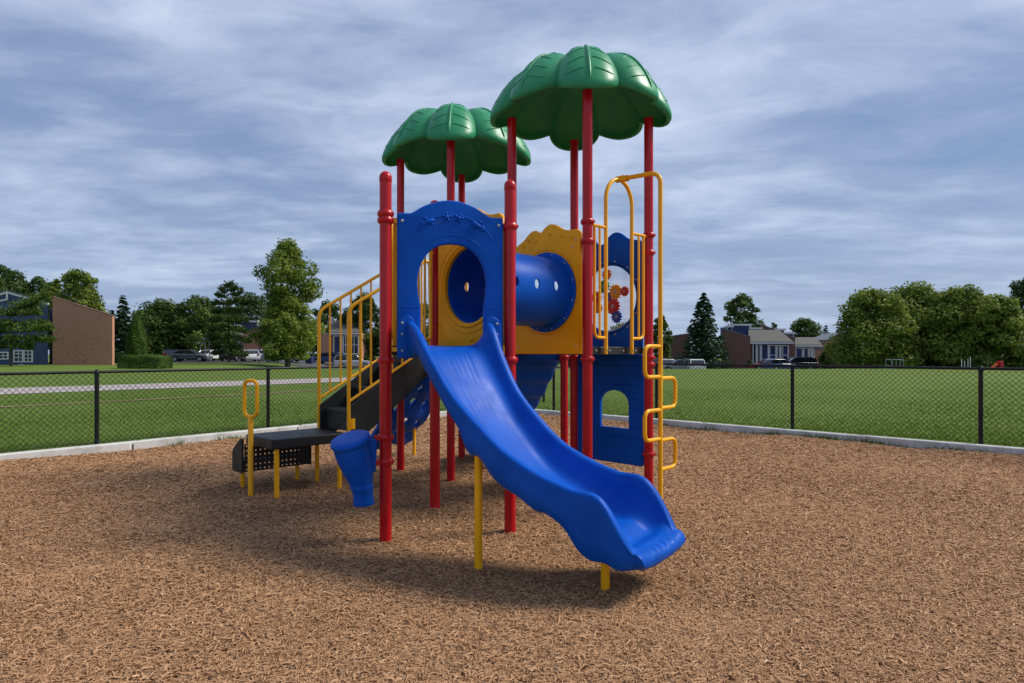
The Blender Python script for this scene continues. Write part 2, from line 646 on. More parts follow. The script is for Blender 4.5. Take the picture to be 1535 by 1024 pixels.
# ---- leaf canopy roofs
def leaf_roof(c):
    R, zr, H, P = .945, 3.85, .55, 4.2
    a0 = atan2(-c.y, -c.x + .0)      # one petal points at the photographer's side of the grid
    a0 = GA - pi / 2 - pi / 4
    nu = 40
    us = []
    for k in range(nu):
        x = -1 + 2 * k / nu
        us.append(x)
    ths = [(pet, x) for pet in range(8) for x in us]

    def shape(pet, x, r, outer):
        """x in [-1,1] across the petal, r in [0,1]"""
        ax = abs(x)
        th = a0 + (pet + x / 2) * pi / 4
        Rm = R * (.935 if pet % 2 else 1.0) * (1 - (.13 if pet % 2 else .185) * ax ** 2.6)
        rr = r * Rm
        z = zr + H * (1 - r ** P)
        crease = max(0, r - .12) / .88
        z -= .042 * ax ** 2.6 * sin(pi * min(1, crease) ** 1.1) + .0 * crease
        z += .115 * ax ** 2.4 * crease ** 3.5
        if pet % 2 == 1:                              # every second leaf tucks under its neighbours
            z += .045 * crease ** 3 * (1 - ax ** 4)
        return th, rr, z

    rows = []
    nr = 64
    for i in range(nr + 1):
        r = .02 + .98 * (i / nr) ** .85
        row = []
        for pet, x in ths:
            th, rr, z = shape(pet, x, min(r, .985), True)
            if r > .93:     # roll the edge down
                t = (r - .93) / .07
                z -= .035 * t * t
            row.append((c.x + rr * cos(th), c.y + rr * sin(th), z))
        rows.append(row)
    # rolled lip
    for dr, dz in ((.0, -.022), (-.012, -.040), (-.03, -.046), (-.05, -.036)):
        row = []
        for pet, x in ths:
            th, rr, z = shape(pet, x, .985, True)
            z -= .035
            row.append((c.x + (rr + dr) * cos(th), c.y + (rr + dr) * sin(th), z + dz))
        rows.append(row)
    for i in range(24):
        r = .93 * (1 - i / 24) + .02
        row = []
        for pet, x in ths:
            th, rr, z = shape(pet, x, r, False)
            row.append((c.x + rr * cos(th), c.y + rr * sin(th), z - .05 - .02 * r))
        rows.append(row)
    mb = MB(); mb.grid(rows, close_u=True)

    def on(pet, x, r, up=0.0):
        th, rr, z = shape(pet, x, r, True)
        if r > .93:
            z -= .035 * ((r - .93) / .07) ** 2
        return (c.x + rr * cos(th), c.y + rr * sin(th), z + up)
    rs_ = lambda q: sin(min(q, 1) * pi / 2) ** .8
    for pet in range(8):
        mb.tube([on(pet, 0, rs_(q), .004) for q in np.linspace(.08, .85, 30)], [.0155] * 27 + [.013, .009, .004], 8)
        for s0_ in (.30, .44, .58, .71):
            for sg in (-1, 1):
                mb.tube([on(pet, sg * ax, rs_(min(.93, s0_ + .17 * ax ** 1.5)), -.001) for ax in np.linspace(.10, .70, 12)], [.002] + [.0075] * 9 + [.005, .002], 6)
    o = mb.build('leaf_roof', M['green'], ROOT, smooth=75)
    cap = MB()
    zt = zr + H
    cap.lathe([(.10, -.02), (.085, .012), (.05, .026), (0, .03)], (c.x, c.y, zt), 24)
    cap.build('roof_cap', M['green'], o)
    return o


leaf_roof((pD + pF) / 2)
leaf_roof((pJ + pK) / 2)


# ---- decks
def deck(poly):
    mb = MB()
    c = sum(poly, Vector()) / len(poly)
    q = [p + (c - p).normalized() * .055 for p in poly]
    mb.prism(q, DECK - .075, DECK)
    o = mb.build('deck', M['deck'], ROOT, bevel=.006)
    # bolts along the visible edges
    b = Bolts()
    for i in range(len(q)):
        a, d = q[i], q[(i + 1) % len(q)]
        n = Vector(((d - a).y, -(d - a).x, 0)).normalized()
        if n.dot((a + d) / 2 - c) < 0:
            n = -n
        for t in (.15, .38, .62, .85):
            p = a.lerp(d, t)
            b.lathe([(0, 0), (.011, 0), (.009, .006), (0, .008)], (p.x + n.x * .0005, p.y + n.y * .0005, DECK - .037), 8, n)
    b.build('bolt', M['bolt'], o)


deck([pA, pB, pC])
deck([pD, pE, pF, pG_])
deck([pD, pG_, pL, pJ])
deck([pJ, pL, pK, pI])


# ---- slide (double-wall trough swept along its curve)
def bolt_mb(mb, p, n, r=.011):
    mb.lathe([(0, -.002), (r, -.002), (r * .95, .004), (r * .5, .008), (0, .009)], p, 10, n)


def hermite(kn, ys, t):
    m = np.gradient(np.array(ys, float), np.array(kn, float))
    i = min(max(int(np.searchsorted(kn, t)) - 1, 0), len(kn) - 2)
    h = kn[i + 1] - kn[i]; u = (t - kn[i]) / h
    return ((2 * u ** 3 - 3 * u * u + 1) * ys[i] + (u ** 3 - 2 * u * u + u) * h * m[i]
            + (-2 * u ** 3 + 3 * u * u) * ys[i + 1] + (u ** 3 - u * u) * h * m[i + 1])


def trough(name, P, kn, rail, kb, depth, ks, skirt, w0, w1, flip=1, lip=True, grooves=True, ridges=0):
    """P: 4 plan control points"""
    P = [np.array(p, float) for p in P]
    n = 110
    rows = []
    PL = np.linalg.norm(P[1] - P[0]) * .5 + np.linalg.norm(P[3] - P[0]) * .75
    ts = list(np.linspace(0, 1, n + 1))
    for t in ts:
        c = (1 - t) ** 3 * P[0] + 3 * (1 - t) ** 2 * t * P[1] + 3 * (1 - t) * t * t * P[2] + t ** 3 * P[3]
        d = 3 * (1 - t) ** 2 * (P[1] - P[0]) + 6 * (1 - t) * t * (P[2] - P[1]) + 3 * t * t * (P[3] - P[2])
        d /= np.linalg.norm(d)
        q = np.array([d[1], -d[0]])
        w = w0 + (w1 - w0) * t
        lift = 0.0
        hw0 = w
        zr = hermite(kn, rail, t)
        zb = zr - hermite(kb, depth, t)
        zs = min(hermite(ks, skirt, t), zb - .025)
        hw = zr - zb
        sq = 1.0
        if lip:
            ed = (1 - t) * PL + .055
            if ed < .19:
                w -= .19 - sqrt(max(0, .19 ** 2 - (.19 - ed) ** 2))
                lift = (1 - ed / .19) ** 1.3
        prof = []
        # outer wall from bottom up on +q side, over the rail, the bed, and down the other side
        bulge = .012 * sin(pi * min(1, max(0, (t - .1) / .8)))
        prof += [(w * .80, zs), (w * .88, zs + .004), (w * .93, zs + .02), (w * .965 + bulge, zs + (zr - zs) * .35), (w * .985 + bulge * .5, zs + (zr - zs) * .62)]
        e = min(.045, hw * .3 + .004)
        prof += [(w * .985, zr - e * 1.35), (w * .995, zr - e * .9), (w * .99, zr - e * .35), (w - .016, zr - e * .08), (w - .034, zr), (w - .052, zr - e * .12), (w - .066, zr - e * .6)]
        wi = w - .07
        for k in range(1, 8):
            a = k / 8 * pi / 2
            prof.append((wi - .13 * (1 - cos(a)), zb + (zr - e * .9 - zb) * (1 - sin(a))))
        bw = wi - .13
        nb = 26
        for k in range(nb + 1):
            x = bw * (1 - 2 * k / nb)
            dz = 0
            if grooves:
                g = max(0, 1 - abs(t - .18) / .2)
                dz -= .0035 * g * (cos(x * 2 * pi / .045) > .2) * (abs(x) < .12)
                if t > .95:
                    dz -= .007 * (1 if cos((x - .02) * 2 * pi / .075) > .75 else 0) * (t - .95) / .05
            prof.append((x, zb + dz - .006 * (1 - (x / max(bw, .01)) ** 2)))
        half = prof[:19]
        prof += [(-x, z) for x, z in reversed(half)]
        prof += [(-w * .4, zs - .0), (0, zs), (w * .4, zs)]
        if lift:
            prof = [(x, z + lift * .075 * max(0, (abs(x) / w - .35) / .65) ** 2 * max(0, 1 - (z - zs) / (zr - zs))) for x, z in prof]
        if ridges:
            k = .018 * sin(t * ridges * 2 * pi)
            prof = [(x, z - (k if abs(z - zs) < .05 else 0)) for x, z in prof]
        rows.append([(c[0] + q[0] * x, c[1] + q[1] * x, z) for x, z in prof])
        last = (c, d, q, w, zr, zb, zs, prof)
    if lip:
        c, d, q, w, zr, zb, zs, prof = last
        zm = (zb + zs) / 2
        for k in range(1, 9):
            a = k / 8 * pi / 2
            ext, f = .066 * sin(a), cos(a)
            row = []
            for x, z in prof:
                rib = -.006 * (1 if cos((x - .02) * 2 * pi / .075) > .75 else 0) * (abs(x) < .2) * (z > zm) * f
                kw = 1 - .05 * (1 - f)
                zz = zm + (z - zm) * (.12 + .88 * f) + rib
                row.append((c[0] + d[0] * (ext + rib) + q[0] * x * kw, c[1] + d[1] * (ext + rib) + q[1] * x * kw, zz))
            rows.append(row)
    mb = MB(); mb.grid(rows, close_u=True)
    m = len(rows[0])
    mb.f.append(tuple(range(m))); 
    mb.f.append(tuple((len(rows) - 1) * m + j for j in range(m)))
    o = mb.build(name, M['blue'], ROOT, smooth=55)
    return o


acd = (pC - pA).normalized()
nAC = Vector((acd.y, -acd.x, 0))
mAC = (pA + pC) / 2
P0 = mAC + nAC * .03
hd = -.63
P3 = Vector((.867, 3.892, 0))
P1 = P0 + nAC * .532
P2 = P3 - Vector((cos(hd), sin(hd), 0)) * .543
kn = list(np.linspace(0, 1, 10))
SL = trough('slide', [(p.x, p.y) for p in (P0, P1, P2, P3)], kn, [1.70, 1.622, 1.407, 1.169, .985, .817, .711, .642, .600, .315],
            [0, .1, .3, .5, .7, .85, .93, .97, 1], [.20, .18, .165, .21, .215, .27, .22, .09, .015],
            [0, .16, .2, .24, .3, .36, .4, .44, .5, .6, .65, .7, .76, .8, .83, .9, .95, 1],
            [1.40, 1.385, 1.287, 1.19, 1.05, .92, .77, .755, .627, .525, .468, .455, .367, .27, .235, .225, .19, .185],
            .345, .381)
# mounting ears bolted on the panel
for sgn in (1, -1):
    o0 = mAC + nAC * .045 - acd * sgn * .335
    pl = panel('mounting_plate', [spline([(-.075, 1.40), (-.078, 1.60), (-.06, 1.70), (.0, 1.735), (.05, 1.70), (.07, 1.6), (.075, 1.40)], 6)], [], .03, .01, M['blue'], SL, o0, acd * sgn)
    b = Bolts()
    for z in (1.46, 1.59, 1.675):
        bolt_mb(b, o0 + nAC * .015 + Vector((0, 0, z)) - acd * sgn * .04, nAC, .010)
    b.build('bolt', M['bolt'], SL)


def leg(x, y, top, r=.027, parent=ROOT, name='support_leg'):
    mb = MB(); mb.lathe([(r, -.1), (r, top)], (x, y, 0), 18)
    return mb.build(name, M['yellow'], parent)


leg(-.225, 4.33, .78)
leg(.563, 3.90, .26)

# ---- slide arch panel between A and C, with raised sea creatures
s0, s1 = .087, .935
top = spline([(s0 + .012, 2.535), (.17, 2.535), (.21, 2.545), (.30, 2.60), (.42, 2.642), (.51, 2.652), (.60, 2.642), (.72, 2.60), (.81, 2.545), (.85, 2.535), (s1 - .012, 2.535)], 6)
outer = [(s0, 1.405), (s0, 2.52)] + top + [(s1, 2.52), (s1, 1.405)]
hole = [(.265, 1.41)] + [(.265, 1.70), (.262, 1.78)]
hole = [(.268, 1.425), (.268, 1.78)] + spline([(.262, 1.83), (.248, 1.93), (.246, 2.02), (.27, 2.13), (.33, 2.23), (.42, 2.29), (.52, 2.305), (.62, 2.29), (.71, 2.23), (.77, 2.13), (.794, 2.02), (.792, 1.93), (.778, 1.83)], 6) + [(.772, 1.78), (.772, 1.425)]
AP = panel('arch_panel', [outer], [hole], .05, .014, M['blue'], ROOT, pA + nAC * .0, acd)
AP['label'] = 'blue arch entry panel with raised sea animals'


def apt(s, z, d=.025):
    return pA + acd * s + nAC * d + Vector((0, 0, z))


# arched recess band, drawn with two raised ribs, and the mouldings in it
mb = MB()
arc1 = [apt(.52 + .36 * cos(a), 2.20 + .335 * sin(a), .024) for a in np.linspace(radians(28), radians(152), 30)]
mb.tube(arc1, .008, 8)
arc2 = [apt(.52 + .29 * cos(a), 2.14 + .235 * sin(a), .023) for a in np.linspace(radians(38), radians(142), 30)]
mb.tube(arc2, .006, 8)
mb.build('raised_band', M['blue'], AP)


def blob(mb, s, z, rs, rz, d=.018, ang=0):
    rows = []
    for i in range(7):
        a = i / 6 * pi / 2
        row = []
        for j in range(16):
            b = 2 * pi * j / 16
            x, y = rs * cos(a) * cos(b), rz * cos(a) * sin(b)
            row.append(apt(s + x * cos(ang) - y * sin(ang), z + x * sin(ang) + y * cos(ang), .024 + d * sin(a)))
        rows.append(row)
    mb.grid(rows, close_u=True)


for s, z, ang in ((.335, 2.475, .35), (.715, 2.465, -.5)):
    mb = MB()
    blob(mb, s, z, .048, .022, .022, ang)
    sg = -1 if s < .5 else 1
    blob(mb, s + sg * .052 * cos(ang), z + sg * .052 * sin(ang), .026, .026, .012, ang + .6)
    blob(mb, s + sg * .03, z + .022, .02, .012, .014, ang)
    blob(mb, s - sg * .02, z - .02, .018, .010, .012, ang)
    mb.build('raised_fish', M['blue'], AP, smooth=60)
for s, z in ((.475, 2.515), (.572, 2.512)):
    mb = MB()
    for k in range(5):
        a = k * 2 * pi / 5 + (.3 if s < .5 else 0)
        blob(mb, s + .022 * cos(a), z + .022 * sin(a), .024, .0095, .016, a)
    blob(mb, s, z, .018, .018, .022)
    mb.build('raised_starfish', M['blue'], AP, smooth=60)
mb = Bolts()
for s, z in ((.125, 2.47), (.895, 2.47), (.13, 1.46), (.89, 1.46)):
    bolt_mb(mb, apt(s, z, .026), nAC, .012)
mb.build('bolt', M['bolt'], AP)
# fine horizontal lines on the jambs
mb = MB()
mbs = []
for sa, sb in ((s0 + .02, .255), (.785, s1 - .02)):
    mb = MB()
    mb.tube([apt(sa, 1.80, .0245), apt(sb, 1.80, .0245)], .004, 6)
    mb.build('raised_line', M['blue'], AP)
# brackets between panel and posts
for p, s in ((pA, .05), (pC, .965)):
    mb = MB()
    for z in (2.47, 1.47):
        q = pA + acd * s
        mb.box((q.x, q.y, z), (.09, .018, .035), ax=acd)
    mb.tube([pA + acd * (.075 if s < .5 else .947) - nAC * .035 + Vector((0, 0, z)) for z in (1.50, 2.50)], .015, 10)
    mb.build('side_rail', M['yellow'], ROOT)


# ---- tunnel and its two panels
TZ = 2.03
TR = .34


def tunnel_panel(a, b, face, wavy):
    d = (b - a).normalized(); L = (b - a).length
    x0, x1 = .07, L - .07
    tp = spline([(x0, 2.52), (x0 + .04, 2.535), (x0 + .12, 2.575), (x0 + .20, 2.635), (x0 + .27, 2.655), (x0 + .33, 2.63), (x0 + .355, 2.622), (x0 + .41, 2.665), (x0 + .48, 2.69), (x0 + .55, 2.672), (x0 + .64, 2.622), (x0 + .73, 2.60), (x0 + .80, 2.60), (x1 - .03, 2.59), (x1, 2.56)], 6)
    outer = [(x0, 1.43), (x0, 2.50)] + tp + [(x1, 1.43)]
    o = panel('tunnel_panel', [outer], [circ(L / 2, TZ, TR - .01, n=64)], .045, .012, M['yellow_plastic'], ROOT, a, d)
    n = Vector((d.y, -d.x, 0))
    bm_ = Bolts()
    for x, z in ((x0 + .05, 1.5), (x1 - .05, 1.5), (x0 + .05, 2.46), (x1 - .05, 2.50), (x1 - .09, 2.44)):
        for sg in (1, -1):
            p = a + d * x + n * .022 * sg
            bolt_mb(bm_, (p.x, p.y, z), n * sg, .011)
    bm_.build('bolt', M['bolt'], o)
    rb = MB()
    for sg in (1, -1):
        for rr, th in ((TR + .075, .006), (TR + .022, .010)):
            rb.tube([a + d * (L / 2 + rr * cos(t)) + n * .021 * sg + Vector((0, 0, TZ + rr * sin(t))) for t in np.linspace(0, 2 * pi, 56)[:-1]], th, 6, closed=True)
    # embossed pebbles on the top edge
    for x, z in ((x0 + .2, 2.57), (x0 + .30, 2.55), (x0 + .48, 2.60), (x0 + .63, 2.56), (x0 + .75, 2.54), (x0 + .12, 2.52), (L * .55, 1.56)):
        for sg in (1, -1):
            p = a + d * x + n * .021 * sg
            rb.lathe([(.03, -.002), (.024, .005), (.0, .008)], (p.x, p.y, z), 14, n * sg)
    rb.build('raised_trim', M['yellow_plastic'], o, smooth=60)
    return o


t1 = tunnel_panel(pB, pC, 1, True)
t2 = tunnel_panel(pD, pE, 1, True)
t1['label'] = 'yellow panel inside the slide deck with tunnel mouth'
t2['label'] = 'yellow scalloped panel around the far tunnel end'


def make_tunnel():
    a = (pB + pC) / 2; b = (pD + pE) / 2
    ax = (b - a).normalized(); Lg = (b - a).length
    side = Vector((ax.y, -ax.x, 0))           # towards the camera side
    n, m = 128, 72
    vs = []; ids = {}
    holes = [(x, .05 + .02) for x in (.27, .50, .73)]

    def P(x, th, r):
        return a + ax * x + (side * cos(th) + ZU * sin(th)) * r + Vector((0, 0, TZ))
    mb = MB()
    hx, hy = .030, .046
    xs = list(np.linspace(.02, Lg - .02, m + 1))
    pos = [[None] * n for _ in range(m + 1)]
    centres = []
    for i, x in enumerate(xs):
        for j in range(n):
            th = 2 * pi * j / n
            pos[i][j] = [x, th]
    hl = [(x * Lg, t) for x in (.24, .50, .76) for t in (.08, pi - .08)]
    for i in range(m + 1):
        for j in range(n):
            x, th = pos[i][j]
            for cx, ct in hl:
                dt = (th - ct + pi) % (2 * pi) - pi
                ux, uy = (x - cx) / hx, dt * TR / hy
                q = sqrt(ux * ux + uy * uy)
                if .62 < q < 1.42:
                    pos[i][j] = [cx + ux / q * hx, ct + uy / q * hy / TR]
    fs = []
    for i in range(m):
        for j in range(n):
            j2 = (j + 1) % n
            c4 = [pos[i][j], pos[i][j2], pos[i + 1][j2], pos[i + 1][j]]
            cx = sum(p[0] for p in c4) / 4
            t0 = c4[0][1]
            ct = t0 + sum(((p[1] - t0 + pi) % (2 * pi) - pi) for p in c4) / 4
            hit = False
            for hx0, ht in hl:
                dt = (ct - ht + pi) % (2 * pi) - pi
                if ((cx - hx0) / hx) ** 2 + (dt * TR / hy) ** 2 < .93:
                    hit = True
            if not hit:
                fs.append((i * n + j, i * n + j2, (i + 1) * n + j2, (i + 1) * n + j))
    vs = []
    for i in range(m + 1):
        for j in range(n):
            x, th = pos[i][j]
            t = abs(x / Lg - .5) * 2
            r = TR - .012 + .006 * (t ** 6)
            vs.append(P(x, th, r))
    mb.add(vs, fs)
    o = mb.build('tunnel', M['blue'], ROOT, smooth=50)
    sm = o.modifiers.new('thickness', 'SOLIDIFY'); sm.thickness = .012; sm.offset = 0
    for x in (.035, Lg - .035):
        f = MB()
        c = a + ax * x
        r0, r1 = TR - .012, TR + .048
        f.lathe([(r0, -.010), (r1 - .006, -.010), (r1, -.006), (r1, .006), (r1 - .006, .010), (r0, .010), (r0, -.010)], (c.x, c.y, TZ), 72, ax)
        fo = f.build('flange', M['blue'], o)
        b_ = Bolts()
        sg = 1 if x < .5 else -1
        for k in range(12):
            t = 2 * pi * (k + .5) / 12
            p = c + (side * cos(t) + ZU * sin(t)) * (TR + .028) + Vector((0, 0, TZ)) + ax * sg * .009
            bolt_mb(b_, p, ax * sg, .008)
        b_.build('bolt', M['bolt'], o)


make_tunnel()

# ---- barrier of bars between A and B, D and J, K and L


def barrier(a, b, wheel=False, z0=1.56, z1=2.47, name='barrier'):
    d = (b - a).normalized(); L = (b - a).length
    mb = MB()
    x0, x1 = .10, L - .10
    fr = fillet([a + d * x0 + ZU * z0, a + d * x1 + ZU * z0, a + d * x1 + ZU * z1, a + d * x0 + ZU * z1], .06, 5, True)
    mb.tube(fr, .017, 10, closed=True)
    k = 6
    for i in range(1, k):
        x = x0 + (x1 - x0) * i / k
        mb.tube([a + d * x + ZU * (z0), a + d * x + ZU * (z1)], .011, 8)
    for x, xx in ((.04, x0), (L - .04, x1)):
        for z in (z1 - .12, z0 + .12):
            mb.tube([a + d * x + ZU * z, a + d * xx + ZU * z], .012, 8)
    o = mb.build(name, M['yellow'], ROOT)
    return o


barrier(pD, pJ)
barrier(pK, pL)
# half-open rail beside the stair at A-B: two hoops of bars either side of the gap
ab = (pB - pA).normalized(); nAB = Vector((-ab.y, ab.x, 0))
barrier(pA, pB)
mb = MB()
wc = pA + ab * .42 + nAB * .02 + ZU * 1.95
mb.tube([wc + ab * .17 * cos(t) + ZU * .17 * sin(t) + nAB * .05 for t in np.linspace(0, 2 * pi, 33)[:-1]], .018, 10, closed=True)
for k in range(3):
    t = k * 2 * pi / 3 + .5
    mb.tube([wc + nAB * .05, wc + nAB * .05 + ab * .16 * cos(t) + ZU * .16 * sin(t)], .012, 8)
mb.lathe([(.035, 0), (.035, .05), (.02, .065), (0, .066)], wc, 14, nAB)
mb.build('play_wheel', M['yellow'], ROOT)

# ---- right tower: rails, arch and climbing pole on the edge E-F
ef = (pF - pE).normalized(); LE = (pF - pE).length


def e(s, z, off=0.0):
    return pE + ef * s - VX * off + ZU * z


PT = .019
mb = MB()
arch = [e(.277, 1.43), e(.277, 2.90)]
arch += [e(.4885 - .2115 * cos(t), 2.90 + .23 * sin(t)) for t in np.linspace(.15, pi - .15, 16)]
arch += [e(.70, 2.90), e(.70, 1.43)]
mb.tube(arch, PT, 14)
AR = mb.build('entry_arch', M['yellow'], ROOT)
for xs_, inner in (((.103, .183), .277), ((.90, .819), .70)):
    mb = MB()
    zt, zb = 2.635, 1.585
    mb.tube([e(.045 if inner < .5 else LE - .045, zt), e(inner, zt)], .015, 10)
    mb.tube(fillet([e(xs_[0], zt), e(xs_[0], zb), e(inner, zb)], .075, 6), .015, 10)
    mb.tube([e(xs_[1], zt), e(xs_[1], zb + .005)], .012, 10)
    mb.build('side_barrier', M['yellow'], ROOT)
mb = Bolts()
for s in (.277, .70):
    bolt_mb(mb, e(s, 1.47, .019), -VX, .008)
mb.build('bolt', M['bolt'], AR)

cp = e(.4985, 0, .46)
mb = MB()
R_ = .021
mb.tube(fillet([e(.4885, 3.135, -.02), e(.4885, 3.135, .02), Vector((cp.x, cp.y, 3.115)), Vector((cp.x, cp.y, -.1))], .11, 8), R_, 14)
mb.lathe([(.029, -.045), (.031, -.04), (.031, .04), (.029, .045)], e(.4885, 3.135, .012), 14, -VX)
mb.lathe([(.030, -.03), (.030, .03)], e(.4885, 3.128, .075), 14, -VX)
CPO = mb.build('climbing_pole', M['yellow'], ROOT)
for k, (za, zb_) in enumerate(((1.51, 1.213), (1.213, .922), (.922, .638), (.638, .353))):
    sg = -1 if k % 2 == 0 else 1
    lp = MB()
    q = cp + UX * sg * .255
    lp.tube(fillet([Vector((cp.x, cp.y, za - .008)), Vector((q.x, q.y, za - .008)), Vector((q.x, q.y, zb_ + .008)), Vector((cp.x, cp.y, zb_ + .008))], .075, 7), .019, 12)
    lp.build('foot_loop', M['yellow'], CPO)

# ---- gear panel and lower wall panel on G-F
gf = (pF - pG_).normalized(); LG = (pF - pG_).length
nG = Vector((gf.y, -gf.x, 0))
if nG.y > 0:
    nG = -nG
tp = spline([(.07, 2.60), (.10, 2.64), (.20, 2.70), (.28, 2.70), (.36, 2.63), (.42, 2.63), (.50, 2.70), (.58, 2.735), (.66, 2.715), (.75, 2.65), (.84, 2.625), (LG - .10, 2.615), (LG - .07, 2.58)], 6)
GP = panel('gear_panel', [[(.07, 1.50), (.07, 2.58)] + tp + [(LG - .07, 1.50)]], [circ(LG / 2, 2.03, .355, n=64)], .045, .012, M['blue'], ROOT, pG_, gf)


def gpt(s, z, d):
    return pG_ + gf * s + nG * d + ZU * z


mb = MB()
c = gpt(LG / 2, 2.03, .004)
mb.lathe([(0, 0), (.352, 0), (.352, .006), (0, .006)], c, 64, nG)
mb.build('window', M['window'], GP, smooth=20)
mb = Bolts()
for k in range(14):
    t = 2 * pi * k / 14
    bolt_mb(mb, gpt(LG / 2 + .40 * cos(t), 2.03 + .40 * sin(t), .022), nG, .011)
mb.build('bolt', M['bolt'], GP)
mb = MB()
for dz in (-1, 1):
    mb.tube([gpt(LG / 2 + .378 * cos(t), 2.03 + .378 * sin(t), .021) for t in np.linspace(0, 2 * pi, 57)[:-1]], .007, 6, closed=True)
for s, z in ((.2, 2.62), (.55, 2.62), (.68, 2.58), (.8, 2.5), (.6, 2.66), (.15, 1.6), (.8, 1.62)):
    mb.lathe([(.028, 0), (.02, .006), (0, .009)], gpt(s, z, .021), 12, nG)
mb.build('raised_trim', M['blue'], GP, smooth=60)


def gear(px, py, r, teeth, mat):
    # place on the window by its bearing and height in the plan of the panel
    k = (px - CX) / F
    s = (k * pG_.y - pG_.x) / (gf.x - k * gf.y)
    Z = pG_.y + s * gf.y
    z = CAMH + (YH - py) * Z / F
    out = []
    n = teeth * 6
    for i in range(n):
        a = 2 * pi * i / n
        ph = i % 6
        rr = r * (1.0 if ph in (0, 1) else (.93 if ph in (2, 5) else .78))
        out.append((rr * cos(a), rr * sin(a)))
    g = panel('gear', [out], [circ(0, 0, r * .18, n=12)], .022, .003, mat, GP, gpt(s, z, .030), -gf if nG.dot(gf.cross(ZU)) < 0 else gf, res=1)
    b = MB(); bolt_mb(b, gpt(s, z, .04), nG, r * .22); b.build('axle', M['bolt'], g)


for px, py, r, tn, mk in ((912.0, 412, .062, 10, 'gear_orange'), (908, 430, .075, 12, 'gear_green'), (925, 438, .085, 14, 'gear_yellow'), (939, 437, .055, 10, 'gear_red'),
                          (914, 446, .055, 10, 'gear_blue'), (921.5, 459.5, .092, 14, 'gear_red'), (927, 475, .070, 12, 'gear_blue'), (897, 446, .07, 12, 'gear_red'), (899, 462, .06, 10, 'gear_orange')):
    gear(px, py, r, tn, M[mk])

hole = [(.385, .64), (.385, .90)] + [(.572 - .187 * cos(t), .90 + .14 * sin(t)) for t in np.linspace(.1, pi - .1, 14)] + [(.76, .90), (.76, .64)]
LP_ = panel('lower_panel', [rrect(.06, .26, LG - .06, 1.425, .03)], [hole], .05, .012, M['blue'], ROOT, pG_, gf)
mb = MB()
for z in (.36, .455, .55, 1.10, 1.20, 1.30, 1.38):
    mb.tube([gpt(.08, z, .0245), gpt(LG - .08, z, .0245)], .007, 6)
for z in (.65, .75, .85, .95, 1.02):
    mb.tube([gpt(.08, z, .0245), gpt(.36, z, .0245)], .007, 6)
    mb.tube([gpt(.79, z, .0245), gpt(LG - .08, z, .0245)], .007, 6)
mb.build('raised_board_line', M['blue'], LP_)

# ---- stair, transfer platform, lower step
F0 = Vector((-1.945, 7.03, 0)); SU = UX; SV = VX
HWS = .30


def st(d, v, z):
    return F0 + SU * d + SV * v + ZU * z


mb = MB()
ST = None
rise = (DECK - .60) / 4
mid = G(1, 1.5)
Dtop = (mid - F0).dot(SU) - .05
run = (Dtop - .05) / 3
STAIR = None
for k in range(3):
    mb = MB()
    d0 = .05 + run * k; zt = .60 + rise * (k + 1)
    mb.slab([st(d0, -HWS + .02, zt - .035), st(d0 + run + .03, -HWS + .02, zt - .035), st(d0 + run + .03, HWS - .02, zt - .035), st(d0, HWS - .02, zt - .035)], (0, 0, .035))
    if STAIR is None:
        STAIR = bpy.data.objects.new('stair', None); COL.objects.link(STAIR); STAIR.parent = ROOT
    mb.build('tread', M['deck'], STAIR, bevel=.006)


def perforated(name, o, xd, w, h, nx, ny, parent, hole=.42, zd=(0, 0, 1)):
    """sheet with a grid of square holes, 5 mm thick"""
    x = Vector(xd).normalized(); y = Vector(zd).normalized(); o = Vector(o)
    mb = MB()
    cw, ch = w / nx, h / ny
    for i in range(nx):
        for j in range(ny):
            a0, a1, b0, b1 = i * cw, (i + 1) * cw, j * ch, (j + 1) * ch
            hw, hh = cw * hole / 2, ch * hole / 2
            cx, cy = (a0 + a1) / 2, (b0 + b1) / 2
            P = [(a0, b0), (a1, b0), (a1, b1), (a0, b1), (cx - hw, cy - hh), (cx + hw, cy - hh), (cx + hw, cy + hh), (cx - hw, cy + hh)]
            mb.add([o + x * p + y * q for p, q in P], [(0, 1, 5, 4), (1, 2, 6, 5), (2, 3, 7, 6), (3, 0, 4, 7)])
    ob = mb.build(name, M['deck'], parent, smooth=0)
    sm = ob.modifiers.new('thickness', 'SOLIDIFY'); sm.thickness = .005
    return ob


for k in range(4):
    d0 = .055 + run * k
    z0 = .60 + rise * k + .002
    if k < 3:
        perforated('riser', st(d0 + .008, -HWS + .025, z0), SV, 2 * HWS - .05, rise - .038, 18, 7, STAIR, .35)
for sg in (-1, 1):
    sl = rise / run
    y0 = .46 + .0
    pts = [st(.02, sg * HWS, .40 + .0), st(.02, sg * HWS, .86)]
    pts = [st(0.0, sg * HWS, .60 - .13), st(0.0, sg * HWS, .86), st(Dtop, sg * HWS, .86 + sl * Dtop), st(Dtop, sg * HWS, .86 + sl * Dtop - .36), st(.14, sg * HWS, .60 - .13 + .03)]
    q = MB(); q.slab([p - SV * .012 for p in pts], SV * .024)
    q.build('stringer', M['deck'], STAIR, bevel=.006)

